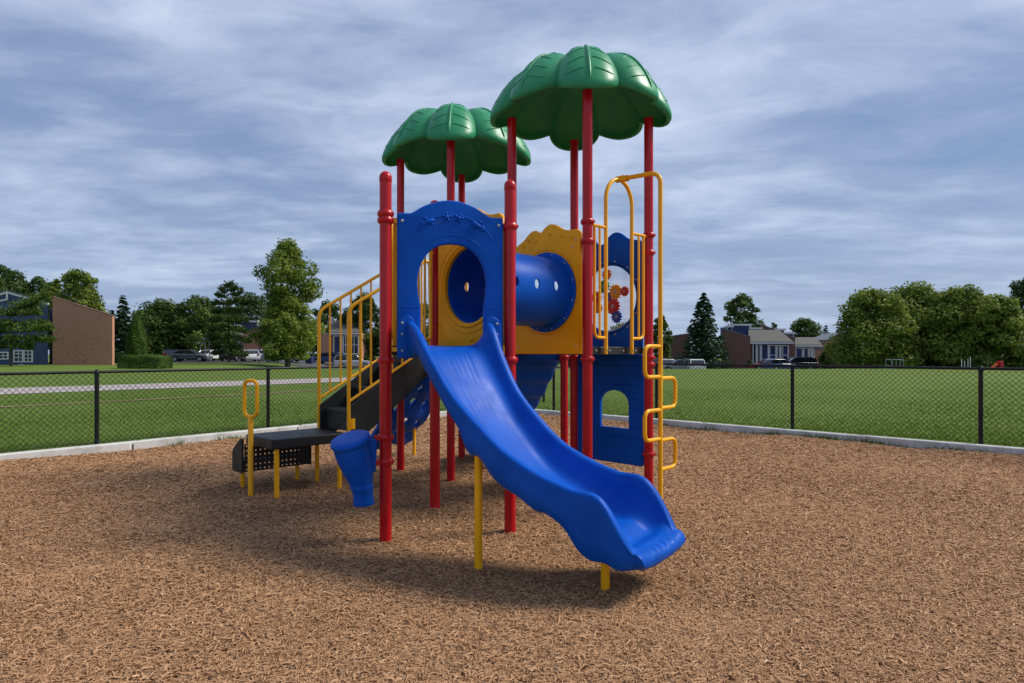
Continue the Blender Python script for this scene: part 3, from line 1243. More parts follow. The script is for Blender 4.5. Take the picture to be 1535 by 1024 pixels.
for sg in (-1, 1):
    mb = MB()
    sl = .57
    zc = 1.935
    Dt = Dtop - .03
    lo = lambda d: .925 + sl * d
    hi = lambda d: zc + sl * d
    v = sg * (HWS + .022)
    path = [st(0, v, .42), st(0, v, zc - .02), st(Dt, v, hi(Dt)), st(Dt + .02, v, lo(Dt))]
    mb.tube(fillet(path, .10, 7), .019, 12)
    mb.tube([st(0, v, lo(0)), st(Dt + .02, v, lo(Dt))], .015, 10)
    d = .135
    while d < Dt - .05:
        mb.tube([st(d, v, lo(d)), st(d, v, hi(d) - .004)], .011, 8)
        d += .135
    mb.box(st(.045, v, .69), (.05, .03, .11), ax=SU)
    mb.build('stair_rail', M['yellow'], ROOT)

# platform
pl = [st(-.82, -HWS, 0), st(-.02, -HWS, 0), st(-.02, HWS + .02, 0), st(-.82, HWS + .02, 0)]
mb = MB(); mb.prism(pl, .50, .60)
TP = mb.build('transfer_platform', M['deck'], ROOT, bevel=.012)
mb = MB()
for d in np.linspace(-.77, -.07, 13):
    for v in np.linspace(-.25, .27, 10):
        p = st(d, v, .6005)
        mb.lathe([(.009, 0), (.007, .002), (0, .0025)], p, 6)
tb = mb.build('anti_slip_stud', M['deck'], TP, smooth=60)
tb['kind'] = 'stuff'
for d, v in ((-.75, -.25), (-.08, -.27), (-.05, .27)):
    q = st(d, v, 0); leg(q.x, q.y, .50, .024, TP, 'leg')
# lower step behind, with chamfered side wings
mb = MB()
mb.slab([st(-.84, HWS + .04, .285), st(-.10, HWS + .04, .285), st(-.10, HWS + .28, .285), st(-.84, HWS + .28, .285)], (0, 0, .04))
LS = mb.build('lower_step', M['deck'], ROOT, bevel=.006)
perforated('riser', st(-.83, HWS + .035, .205), SU, .72, .29, 15, 6, LS, .30)
for d in (-.85, -.10):
    wp = [(HWS + .022, .205), (HWS + .022, .55), (HWS + .07, .555), (HWS + .26, .43), (HWS + .28, .39), (HWS + .28, .215), (HWS + .26, .195), (HWS + .04, .195)]
    q = MB(); q.slab([st(d - .012, v, z) for v, z in wp], SU * .024)
    q.build('side_wing', M['deck'], LS, bevel=.005)
for d, v in ((-.78, HWS + .20), (-.17, HWS + .20)):
    q = st(d, v, 0); leg(q.x, q.y, .285, .022, LS, 'leg')

# grab loop on its own post
gx, gy = -2.61, 6.45
mb = MB()
ld = Vector((.97, -.22, 0)).normalized()
mb.lathe([(.026, -.1), (.026, .80), (.022, .805), (0, .806)], (gx, gy, 0), 18)
c = Vector((gx, gy, 0))
lp = [c + ld * .072 + ZU * .805, c + ld * .072 + ZU * 1.165, c - ld * .072 + ZU * 1.165, c - ld * .072 + ZU * .805]
mb.tube(fillet(lp, .068, 8, True), .0185, 12, closed=True)
mb.build('grab_loop', M['yellow'], ROOT)

# ---- talking horn (blue) clamped on post A
hc = [(-1.300, 4.90, .800), (-1.292, 4.90, .760), (-1.27, 4.90, .70), (-1.24, 4.905, .60), (-1.205, 4.91, .50), (-1.185, 4.915, .43), (-1.178, 4.92, .405), (-1.172, 4.92, .39), (-1.165, 4.925, .34), (-1.16, 4.925, .308), (-1.158, 4.925, .295)]
hr = [.128, .140, .136, .124, .103, .082, .076, .072, .068, .074, .070]
tilt = [(.0, .25)] * 2 + [(.0, .2), (0, .12), (0, .06), (0, .0), (0, 0), (0, 0), (0, -.05), (0, -.08), (0, -.08)]
mb = MB()
rows = []


def horn_row(c, r, tx, sq=1.0):
    out = []
    c = (c[0] + .037 + .036 * max(0, min(1, (c[2] - .30) / .48)), c[1], c[2])
    r = r * 1.03
    for j in range(32):
        a = 2 * pi * j / 32
        x, y = r * cos(a), r * sin(a) * sq
        out.append((c[0] + x, c[1] + y, c[2] + x * tx * .5 + y * tx * 1.05))
    return out


# mouth: flat-rimmed lid on top, tapering body, collar
rows.append(horn_row((-1.300, 4.90, .802), .004, .30))
rows.append(horn_row((-1.300, 4.90, .802), .085, .30))
rows.append(horn_row((-1.300, 4.90, .800), .128, .30))
rows.append(horn_row((-1.300, 4.90, .792), .142, .30))
rows.append(horn_row((-1.298, 4.90, .776), .145, .30))
rows.append(horn_row((-1.296, 4.90, .760), .140, .29))
rows.append(horn_row((-1.292, 4.90, .748), .130, .28))
for c, r, tx in (((-1.276, 4.90, .70), .131, .20), ((-1.258, 4.90, .64), .126, .15), ((-1.240, 4.903, .58), .116, .10), ((-1.220, 4.907, .52), .103, .07), ((-1.203, 4.91, .47), .090, .04),
                 ((-1.193, 4.915, .435), .081, 0), ((-1.189, 4.915, .425), .084, 0), ((-1.187, 4.916, .410), .084, 0), ((-1.184, 4.917, .40), .078, 0), ((-1.174, 4.92, .35), .072, .02), ((-1.168, 4.92, .315), .075, .04), ((-1.166, 4.92, .300), .078, .06), ((-1.166, 4.92, .290), .074, .06), ((-1.166, 4.92, .290), .003, .06)):
    rows.append(horn_row(c, r, tx))
mb.grid(rows, close_u=True)
HN = mb.build('talking_horn', M['blue'], ROOT, smooth=50)
mb = MB()
mb.slab([(-1.12, 4.90, .50), (-1.045, 4.93, .53), (-1.035, 4.93, .79), (-1.12, 4.90, .78)], (.0, .05, 0))
mb.build('bracket', M['blue'], HN, bevel=.015)
for z in (.79, .60):
    mb = MB()
    mb.box((-1.02, 4.97, z), (.09, .03, .04), ax=Vector((.9, .4, 0)).normalized())
    mb.build('bracket_arm', M['red'], HN, bevel=.006)

# ---- rear climbing wall (blue, wavy, with hand holes) on the edge I-K
def climber():
    a, b = pI + UX * .12, pK - UX * .12
    n, m = 40, 44
    rows = []
    holes = [(u, t) for t in (.16, .34, .52, .70, .86) for u in ((.22, .5, .78) if int(t * 100) % 2 == 0 else (.34, .66))]
    pos = []
    for i in range(m + 1):
        t = i / m
        out = .05 + .95 * t ** 1.15
        z = 1.47 - 1.32 * (t ** .92) + .035 * sin(t * 5 * pi)
        wv = 1 + .07 * sin(t * 4 * pi)
        row = []
        for j in range(n + 1):
            u = j / n
            uu = .5 + (u - .5) * wv
            p = a.lerp(b, uu) + VX * (out + .03 * sin(u * pi * 3)) + ZU * (z + .03 * cos(u * pi * 4))
            row.append((p.x, p.y, p.z))
        rows.append(row)
    mb = MB()
    vs = [p for r in rows for p in r]
    fs = []
    for i in range(m):
        for j in range(n):
            u, t = (j + .5) / n, (i + .5) / m
            if any(((u - hu) / .065) ** 2 + ((t - ht) / .04) ** 2 < 1 for hu, ht in holes):
                continue
            k = n + 1
            fs.append((i * k + j, i * k + j + 1, (i + 1) * k + j + 1, (i + 1) * k + j))
    mb.add(vs, fs)
    o = mb.build('climbing_wall', M['blue'], ROOT, smooth=50)
    s = o.modifiers.new('thickness', 'SOLIDIFY'); s.thickness = .05
    q = (a + b) / 2 + VX * .75
    for u in (-.25, .25):
        p = q + UX * u
        leg(p.x, p.y, .42, .022, o, 'leg')


climber()

# ---- second, curved slide leaving the middle deck at the back
sp = G(2.0, .5)
e1 = sp + UX * .03 + VX * .12
e2 = sp + UX * .22 + VX * .35
e4 = sp + UX * .22 + VX * 1.5
e3 = sp + UX * .34 + VX * .95
RS = trough('rear_slide', [(p.x, p.y) for p in (e1, e2, e3, e4)], [0, .1, .25, .4, .6, .8, .92, 1], [1.68, 1.62, 1.42, 1.17, .85, .6, .5, .33], [0, .5, .9, 1], [.19, .19, .15, .03],
            [0, .1, .3, .5, .7, .85, 1], [1.36, 1.33, 1.02, .68, .42, .24, .24], .33, .33, grooves=False, ridges=9)
q = sp + UX * .25 + VX * 1.1
leg(q.x, q.y, .55)

# ------------------------------------------------------------------ ground, kerb, fences
LAWN_Z = .08
FL0, FR0 = Vector((-6.12, 9.52)), Vector((6.91, 9.52))
LDIR, RDIR = Vector((.648, .762)).normalized(), Vector((-.733, .680)).normalized()


def isect(p, d, q, e):
    k = d.x * e.y - d.y * e.x
    t = ((q.x - p.x) * e.y - (q.y - p.y) * e.x) / k
    return p + d * t


NL, NR_ = Vector((LDIR.y, -LDIR.x)), Vector((-RDIR.y, RDIR.x))   # towards the chips
if NL.y > 0: NL = -NL
if NR_.y > 0: NR_ = -NR_


def chip_poly(off):
    """playground edge polygon, 'off' metres inside the fence line"""
    a, b = FL0 + NL * off, FR0 + NR_ * off
    c = isect(a, LDIR, b, RDIR)
    l = c - LDIR * 22; r = c - RDIR * 22
    return [c, l, Vector((l.x, -9 + off)), Vector((r.x, -9 + off)), r]


POSTS = [(p.x, p.y) for p in (pA, pB, pC, pD, pE, pF, pG_, pJ, pL, pK, pI, pH)] + [(-.225, 4.33), (.563, 3.90), (-2.61, 6.45)]


def gz(x, y):
    b = 0
    for k, (qx, qy) in enumerate(POSTS):            # fibre kicked up round the posts
        d = np.hypot(x - qx - .02 * sin(k * 2.1), y - qy - .02 * cos(k * 3.3))
        b = b + (.014 + .010 * sin(k * 1.7)) * np.exp(-(d / .13) ** 2)
    # hollow worn at the slide exit
    b = b - .045 * np.exp(-(((x - 1.12) / .42) ** 2 + ((y - 3.66) / .34) ** 2)) + .012 * np.exp(-(((x - 1.5) / .3) ** 2 + ((y - 3.2) / .3) ** 2))
    return b + .020 * np.sin(x * 1.7 + 1.3 * np.sin(y * .9)) + .010 * np.sin(y * 2.3 + x * .8) + .007 * np.sin(x * 4.1 - y * 3.3) - .012


# chips ground sheet
xs = np.concatenate([np.linspace(-16, -4, 70), np.linspace(-3.95, 3.95, 170), np.linspace(4, 17, 75)]); ys = np.concatenate([np.linspace(-9.5, 2.4, 50), np.linspace(2.45, 9, 140), np.linspace(9.1, 17.5, 60)])
inner = chip_poly(.10)
rows = [[(x, y, float(gz(x, y))) for x in xs] for y in ys]
bm_ = MB(); bm_.grid(rows)
gobj = bm_.build('ground', M['chip_ground'])
# clip it at the kerb
bmx = bmesh.new(); bmx.from_mesh(gobj.data)
pc = chip_poly(.12)
for i in range(len(pc)):
    a, b = pc[i], pc[(i + 1) % len(pc)]
    d = (b - a).normalized(); n = Vector((d.y, -d.x))
    if n.dot(Vector((0, 5)) - a) > 0:
        n = -n
    bmesh.ops.bisect_plane(bmx, geom=bmx.verts[:] + bmx.edges[:] + bmx.faces[:], plane_co=(a.x, a.y, 0), plane_no=(n.x, n.y, 0), clear_outer=True)
bmx.to_mesh(gobj.data); bmx.free()
struct(gobj, label='tan shredded wood fibre ground around the play structure')

# lawn: one sheet from the kerb to the horizon
def lawn_h(x, y):
    """mown field, level near the fence, falling to the car park beyond it"""
    z = LAWN_Z
    if y > 0:
        t = min(max((y - 52) / 18, 0), 1); t = t * t * (3 - 2 * t)
        left = min(max((-x - 18) / 8, 0), 1)
        z += -1.0 * t * (1 - left) + .15 * min(max((y - 40) / 15, 0), 1) * left
    return z


pl0 = chip_poly(.05)
O = Vector((0, 4))
angs = sorted(set([atan2((p - O).y, (p - O).x) for p in pl0] + list(np.linspace(-pi, pi, 241)[:-1])))


def edge_r(a):
    d = Vector((cos(a), sin(a)))
    best = 1e9
    for i in range(len(pl0)):
        p, q = pl0[i], pl0[(i + 1) % len(pl0)]
        e = q - p
        k = d.x * e.y - d.y * e.x
        if abs(k) < 1e-9: continue
        t = ((p.x - O.x) * e.y - (p.y - O.y) * e.x) / k
        u = ((p.x - O.x) * d.y - (p.y - O.y) * d.x) / k
        if t > 0 and -1e-6 <= u <= 1 + 1e-6:
            best = min(best, t)
    return best


rows = []
er = [edge_r(a) for a in angs]
for k in range(70):
    f = k / 69
    row = []
    for a, r0 in zip(angs, er):
        r = r0 + (420 * f ** 3.2 if k else 0)
        x, y = O.x + cos(a) * r, O.y + sin(a) * r
        row.append((x, y, lawn_h(x, y) + (.012 * sin(x * .7) * cos(y * .6) if k > 2 else 0)))
    rows.append(row)
bm_ = MB(); bm_.grid(rows, close_u=True)
lawn = struct(bm_.build('lawn', M['lawn']), label='green mown grass field beyond the black fence')

# kerb in cast sections with open joints
mb = MB()
p0, p1 = chip_poly(.06), chip_poly(.215)
for i in (0, 4):
    if i == 0:
        a, b, c, d = p0[0], p0[1], p1[0], p1[1]
    else:
        a, b, c, d = p0[0], p0[4], p1[0], p1[4]
    n = 8
    for k in range(n):
        t0, t1 = k / n + (.0008 if k else 0), (k + 1) / n - .0008
        q = [a.lerp(b, t0), a.lerp(b, t1), c.lerp(d, t1), c.lerp(d, t0)]
        h = .098 + .006 * random.random()
        mb.prism([(x.x, x.y) for x in q], -.2, h)
kb = struct(mb.build('kerb', M['concrete'], bevel=.014), label='pale concrete kerb between wood chips and grass')


def fence(name, label, p, d, n, k0, top, group=None):
    """posts every bay from p along d; k0..k0+n"""
    bay = 2.70
    o = Vector((p.x, p.y, LAWN_Z))
    root = empty(name, o, label, 'fence', 'chain link fences round the playground')
    z1 = top
    D = Vector((d.x, d.y, 0))
    ends = [Vector((p.x, p.y, 0)) + D * bay * k0, Vector((p.x, p.y, 0)) + D * bay * (k0 + n)]
    for k in range(k0, k0 + n + 1):
        q = Vector((p.x, p.y, 0)) + D * bay * k
        m = MB()
        m.lathe([(.030, LAWN_Z - .2), (.030, z1 - .005)], (q.x, q.y, 0), 16)
        po = m.build('post', M['fence'], root)
        c = MB()
        c.lathe([(.036, z1 - .04), (.037, z1 - .01), (.030, z1 + .022), (.012, z1 + .038), (0, z1 + .04)], (q.x, q.y, 0), 16)
        c.build('post_cap', M['fence'], po)
        t = MB()
        for z in (LAWN_Z + .15, LAWN_Z + .5, LAWN_Z + .85):
            t.lathe([(.034, -.01), (.034, .01)], (q.x, q.y, z), 12)
        t.build('tie_band', M['fence'], po)
    m = MB(); m.tube([ends[0] + ZU * z1, ends[1] + ZU * z1], .021, 12)
    m.build('top_rail', M['fence'], root)
    m = MB(); m.tube([ends[0] + ZU * (LAWN_Z + .04), ends[1] + ZU * (LAWN_Z + .04)], .003, 6)
    m.build('bottom_wire', M['fence'], root)
    # woven wire: two families of zig-zag strands crossing each other
    L = bay * n; h = z1 - LAWN_Z - .05; z0 = LAWN_Z + .03
    pitch = .078
    nrm = Vector((D.y, -D.x, 0))
    m = MB()
    nw = int((L + h) / pitch)
    for s in (1, -1):
        for i in range(nw):
            x0 = -h + i * pitch if s > 0 else i * pitch
            # strand from (x0, 0) to (x0 + s*h, h) clipped to 0..L
            t0, t1 = 0.0, 1.0
            xa, xb = x0, x0 + s * h
            pts = []
            if s > 0:
                if xa < 0: t0 = -xa / h
                if xb > L: t1 = (L - xa) / h
            else:
                if xb < 0: t1 = xa / h
                if xa > L: t0 = (xa - L) / h
            if t1 - t0 < .03: continue
            A_ = ends[0] + D * (xa + (xb - xa) * t0) + ZU * (z0 + h * t0) + nrm * .0022 * s + nrm * .024
            B_ = ends[0] + D * (xa + (xb - xa) * t1) + ZU * (z0 + h * t1) + nrm * .0022 * s + nrm * .024
            m.tube([A_, B_], .0029, 4, caps=False)
    mo = m.build('wire_mesh', M['fence'], root, smooth=0)
    return root


cor = isect(FL0, LDIR, FR0, RDIR)
nl = (cor - FL0).length / 2.70; nr2 = (cor - FR0).length / 2.70
fence('chain_link_fence', 'black chain link fence left of the playground running back past the pale road', FL0, LDIR, 7, -3, 1.155)
fence('chain_link_fence', 'black chain link fence right of the playground along the open field', FR0, RDIR, 7, -3, 1.205)

# ------------------------------------------------------------------ loose wood shreds
def in_poly(x, y, poly):
    ok = np.ones_like(x, bool)
    for i in range(len(poly)):
        a, b = poly[i], poly[(i + 1) % len(poly)]
        d = b - a
        s = d.x * (y - a.y) - d.y * (x - a.x)
        sc = d.x * (4 - a.y) - d.y * (0 - a.x)
        ok &= (s * sc > 0)
    return ok


def wood_chips():
    n = 1650000
    # density falls with distance; wedge a little wider than the picture
    u = RNG.random(n)
    y0, y1, p = 1.6, 16.5, .45
    Y = (y0 ** p + u * (y1 ** p - y0 ** p)) ** (1 / p)
    X = (RNG.random(n) * 2 - 1) * (Y * .93 + .8)
    k = in_poly(X, Y, chip_poly(.23))
    X, Y = X[k], Y[k]
    n = len(X)
    far = np.clip((Y - 3) / 9, 0, 1)
    L = RNG.gamma(2.6, .0078, n) + .009
    L *= (1 + .4 * far)
    chunk = RNG.random(n) < .07
    w = L * RNG.uniform(.07, .17, n) * .5
    w = np.clip(w, .0013, .0038) * (1 + .7 * far)
    w = np.where(chunk, w * 2.1, w); L = np.where(chunk, L * .75, L)
    th = RNG.uniform(0, 2 * pi, n) 
    cur = RNG.normal(0, 1.1, n)                       # bend in plan
    pitch = RNG.normal(0, .15, n)
    arch = RNG.uniform(0, .20, n) * L
    roll = RNG.normal(0, .40, n)
    z0 = gz(X, Y) + RNG.uniform(.000, .015, n)
    K = 3
    V = np.zeros((n, K * 2, 3))
    for i in range(K):
        t = i / (K - 1) - .5
        a = th + cur * t
        cx = X + np.cos(th + cur * t * .5) * L * t
        cy = Y + np.sin(th + cur * t * .5) * L * t
        cz = z0 + np.sin(pitch) * L * t + arch * (1 - 4 * t * t)
        ww = w * (1 if abs(t) < .3 else .62)
        px, py, pz = -np.sin(a) * np.cos(roll), np.cos(a) * np.cos(roll), np.sin(roll)
        V[:, i * 2 + 0] = np.stack([cx + px * ww, cy + py * ww, cz + pz * ww], 1)
        V[:, i * 2 + 1] = np.stack([cx - px * ww, cy - py * ww, cz - pz * ww], 1)
    faces = [(2 * i, 2 * i + 1, 2 * i + 3, 2 * i + 2) for i in range(K - 1)]
    tone = np.clip(RNG.normal(.47, .17, n), 0, 1)
    o = cards('wood_chips', V, faces, tone, M['chips'])
    struct(o, 'stuff', 'loose shredded wood chips strewn over the playground floor')


wood_chips()


def grass():
    n = 210000
    u = RNG.random(n)
    Y = 8.2 + 22 * u ** 1.9
    X = (RNG.random(n) * 2 - 1) * (Y * .88)
    k = ~in_poly(X, Y, chip_poly(.04))
    X, Y = X[k], Y[k]
    # weeds along the inner kerb edge
    wx, wy = [], []
    for a, d, sp in ((FL0 + NL * .225, LDIR, [(1.9, .25, 60), (2.6, .3, 90), (1.1, .2, 30), (3.6, .3, 50)]), (FR0 + NR_ * .225, RDIR, [(.3, .6, 70), (1.35, .3, 130), (2.1, .4, 160), (3.0, .5, 110), (4.3, .5, 90), (5.2, .4, 60)])):
        for s, w_, c in sp:
            t = s + RNG.normal(0, w_ * .5, c)
            wx += list(a.x + d.x * t + RNG.normal(0, .02, c) * .7); wy += list(a.y + d.y * t - np.abs(RNG.normal(0, .025, c)))
    nlawn = len(X)
    X = np.concatenate([X, wx]); Y = np.concatenate([Y, wy]); n = len(X)
    z = np.full(n, LAWN_Z); z[nlawn:] = gz(X[nlawn:], Y[nlawn:])
    h = RNG.uniform(.02, .055, n) * np.clip(1.25 - Y / 27, .15, 1); h[nlawn:] *= 1.3
    h[nlawn:] *= 1.9
    w = RNG.uniform(.003, .006, n) * (1 + .05 * Y)
    th = RNG.uniform(0, 2 * pi, n); ln = RNG.normal(0, .5, (n, 2))
    V = np.zeros((n, 3, 3))
    V[:, 0] = np.stack([X + np.cos(th) * w, Y + np.sin(th) * w, z - .004], 1)
    V[:, 1] = np.stack([X - np.cos(th) * w, Y - np.sin(th) * w, z - .004], 1)
    V[:, 2] = np.stack([X + ln[:, 0] * h, Y + ln[:, 1] * h, z + h], 1)
    o = cards('grass', V, [(0, 1, 2)], np.clip(RNG.normal(.45, .25, n), 0, 1), M['grass_blade'])
    struct(o, 'stuff', 'short green grass blades of the lawn near the fence')


grass()

# ------------------------------------------------------------------ pale road and brick edging across the left lawn, car park
def strip(name, a, b, w, z, mat, n=40, label=None, zf=None):
    a, b = Vector(a), Vector(b)
    d = (b - a).normalized(); q = Vector((-d.y, d.x)) * w / 2
    rows = []
    for i in range(n + 1):
        c = a.lerp(b, i / n)
        rows.append([(c.x + q.x * s, c.y + q.y * s, (lawn_h(c.x + q.x * s, c.y + q.y * s) if zf is None else zf) + z) for s in (-1, -.33, .33, 1)])
    m = MB(); m.grid(rows)
    return struct(m.build(name, mat), label=label)


strip('road', (-40, 0.0), (-2, 38), 4.4, .020, M['drive'], 60, 'pale pinkish road crossing the left lawn')
strip('lawn_edging', (-22, 4.6), (-1.5, 28.9), .24, .024, M['edging'], 60, 'thin broken line of brick edging in the left lawn')
# car park sheet, lying on the lowered ground behind the field
m = MB()
rows = []
for y in np.linspace(71, 104, 18):
    rows.append([(x, y, lawn_h(x, y) + .05) for x in np.linspace(-46, 62, 60)])
m.grid(rows)
struct(m.build('parking_lot', M['asphalt']), label='grey asphalt car park behind the field')

# ------------------------------------------------------------------ vegetation
def rand_dirs(n):
    v = RNG.normal(0, 1, (n, 3)); return v / np.linalg.norm(v, axis=1)[:, None]


def leaf_quads(P, Nrm, size, aspect=.55, up=.3):
    """one bent leaf card at every point"""
    n = len(P)
    nr = Nrm + RNG.normal(0, .65, (n, 3)); nr[:, 2] += up
    nr /= np.linalg.norm(nr, axis=1)[:, None]
    t = RNG.normal(0, 1, (n, 3)); t -= nr * (t * nr).sum(1)[:, None]; t /= np.linalg.norm(t, axis=1)[:, None]
    b = np.cross(nr, t)
    s = (size * RNG.uniform(.6, 1.35, n))[:, None]
    V = np.zeros((n, 4, 3))
    V[:, 0] = P - t * s * .5
    V[:, 1] = P + b * s * aspect * .5 - nr * s * .12
    V[:, 2] = P + t * s * .5
    V[:, 3] = P - b * s * aspect * .5 - nr * s * .12
    return V


def tree_root(name, label, x, y, z, cat='tree', group=None):
    return empty(name, (x, y, z), label, cat, group)


def trunk(root, H, r, limbs=(), mat='bark', z0=0):
    o = root.location
    m = MB()
    m.tube([(o.x, o.y, o.z - .3), (o.x + .03 * H * .1, o.y, o.z + H * .3), (o.x, o.y, o.z + H * .6), (o.x, o.y, o.z + H * .92)], [r * 1.25, r * .9, r * .55, r * .12], 10)
    for h0, tip in limbs:
        a = Vector((o.x, o.y, o.z + h0)); b = o + Vector(tip)
        m.tube([a, a.lerp(b, .5) + Vector((0, 0, .06 * (b - a).length)), b], [r * .38, r * .25, r * .06], 7)
    return m.build('trunk', M[mat], root, smooth=60)


def broadleaf(label, px, hw, top, Z, base_z, seed, mat='leaf_mid', n=7000, leaf=.30, crown_from=.22, clumps=36, shape='round', group='broadleaf trees round the field', name='broadleaf_tree', airy=0.0, flat=1.0):
    global RNG
    keep = RNG; RNG = np.random.default_rng(seed)
    p = W(px, top, Z)
    x, y = p.x, p.y
    H = p.z - base_z; R = hw * Z / F
    root = tree_root(name, label, x, y, base_z, group=group)
    z0 = H * crown_from
    hc = (H - z0)
    C = []
    clumps = int(clumps * 1.25)
    n = int(n * 1.55)

    def env(t):
        if shape == 'round':
            return sqrt(max(.05, 1 - ((t - .42) / .60) ** 2)) if t > .42 else .74 + .26 * (t / .42)
        if shape == 'tall':
            return min(1, ((1 - t) / .30)) ** .75 * (.80 + .16 * sin(t * 9.5 + .6)) * (.7 + .3 * min(1, t / .15))
        return sqrt(max(.05, 1 - (t * .98) ** 2.6))
    for i in range(clumps):
        t = (i + RNG.random()) / clumps
        a = i * 2.4 + RNG.normal(0, .5); cr = R * RNG.uniform(.17, .40) * (1 - .25 * t)
        rr = max(0, env(t) * R * (.25 + .78 * RNG.random() ** .5) - cr * .38)
        C.append((rr * cos(a), rr * sin(a) * flat, z0 + (hc - cr * .70) * t + cr * .1, cr, cr * RNG.uniform(.75, 1.0), RNG.random()))
    w = np.array([c[3] ** 2 for c in C]); w /= w.sum()
    Ps, Ns, T = [], [], []
    for c, k in zip(C, (w * n).astype(int)):
        d = rand_dirs(k); d[:, 2] = np.where(d[:, 2] < -.2, d[:, 2] * .6, d[:, 2])
        r = (.45 + .62 * RNG.random(k) ** .45)
        # ragged outline: a few twigs reach out
        r *= 1 + .5 * (RNG.random(k) < .16) * RNG.random(k)
        Ps.append(np.array(c[:3]) + d * r[:, None] * np.array([c[3], c[3], c[4]]))
        Ns.append(d); T.append(np.clip(RNG.normal(.18 + .62 * c[5], .16, k), 0, 1))
    # loose foliage between the clumps
    k = int(n * .16)
    t = RNG.random(k); a = RNG.random(k) * 2 * pi
    e = np.array([env(v) for v in t]) * R * .86 * RNG.random(k) ** .5
    Ps.append(np.stack([e * np.cos(a), e * np.sin(a) * flat, z0 + hc * .95 * t], 1)); Ns.append(rand_dirs(k)); T.append(np.clip(RNG.normal(.28, .2, k), 0, 1))
    P = np.concatenate(Ps); Nn = np.concatenate(Ns); T = np.concatenate(T)
    ok = (P[:, 2] > .15) & (P[:, 2] < H + .25)
    P, Nn, T = P[ok], Nn[ok], T[ok]
    trunk(root, H, max(.10, H * .018), [(H * crown_from * .9, (c[0] * .9, c[1] * .9, c[2])) for c in C[:9]])
    cards('crown', leaf_quads(P, Nn, leaf), [(0, 1, 2, 3)], T, M[mat], root)
    RNG = keep
    return root


def spruce(label, px, hw, top, Z, base_z, seed, mat='needle', n_lev=22, group='conifers round the field', name='spruce_tree', droop=.28, dens=1.9, p=.85, zlow=.06):
    global RNG
    keep = RNG; RNG = np.random.default_rng(seed)
    q = W(px, top, Z)
    H = q.z - base_z; R = hw * Z / F
    root = tree_root(name, label, q.x, q.y, base_z, group=group)
    V, T = [], []
    for i in range(n_lev):
        t = zlow + (1 - zlow) * i / n_lev
        nb = int(9 + 4 * (1 - t))
        for k in range(nb):
            a = RNG.random() * 2 * pi
            L = R * (1 - t) ** p * RNG.uniform(.68, 1.12) + .10
            zz = H * (t + RNG.uniform(-.02, .02))
            m = max(6, int(22 * L / R * dens) + 4)
            s = RNG.random(m) ** .6
            tw = RNG.normal(0, .16, m) * L * (1.1 - s * .7)
            d = np.array([cos(a), sin(a), 0]); b = np.array([-sin(a), cos(a), 0])
            P = d[None] * (L * s)[:, None] + b[None] * tw[:, None]
            P[:, 2] = zz - droop * L * s * s + RNG.normal(0, .05, m) * L + .12 * L * (s > .85)
            ln = (.20 + .26 * RNG.random(m)) * (.6 + .5 * R / 2.5)
            dir_ = d[None] * RNG.uniform(.5, 1, m)[:, None] + b[None] * RNG.normal(0, .6, m)[:, None]; dir_[:, 2] -= .25
            dir_ /= np.linalg.norm(dir_, axis=1)[:, None]
            sd = np.cross(dir_, rand_dirs(m)); sd /= np.linalg.norm(sd, axis=1)[:, None]
            Q = np.zeros((m, 4, 3))
            Q[:, 0] = P - dir_ * ln[:, None] * .5; Q[:, 1] = P + sd * ln[:, None] * .23
            Q[:, 2] = P + dir_ * ln[:, None] * .6; Q[:, 3] = P - sd * ln[:, None] * .23
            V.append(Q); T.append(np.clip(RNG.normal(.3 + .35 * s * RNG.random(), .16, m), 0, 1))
    trunk(root, H, max(.09, H * .016))
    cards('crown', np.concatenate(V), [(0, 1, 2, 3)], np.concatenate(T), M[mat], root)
    RNG = keep
    return root


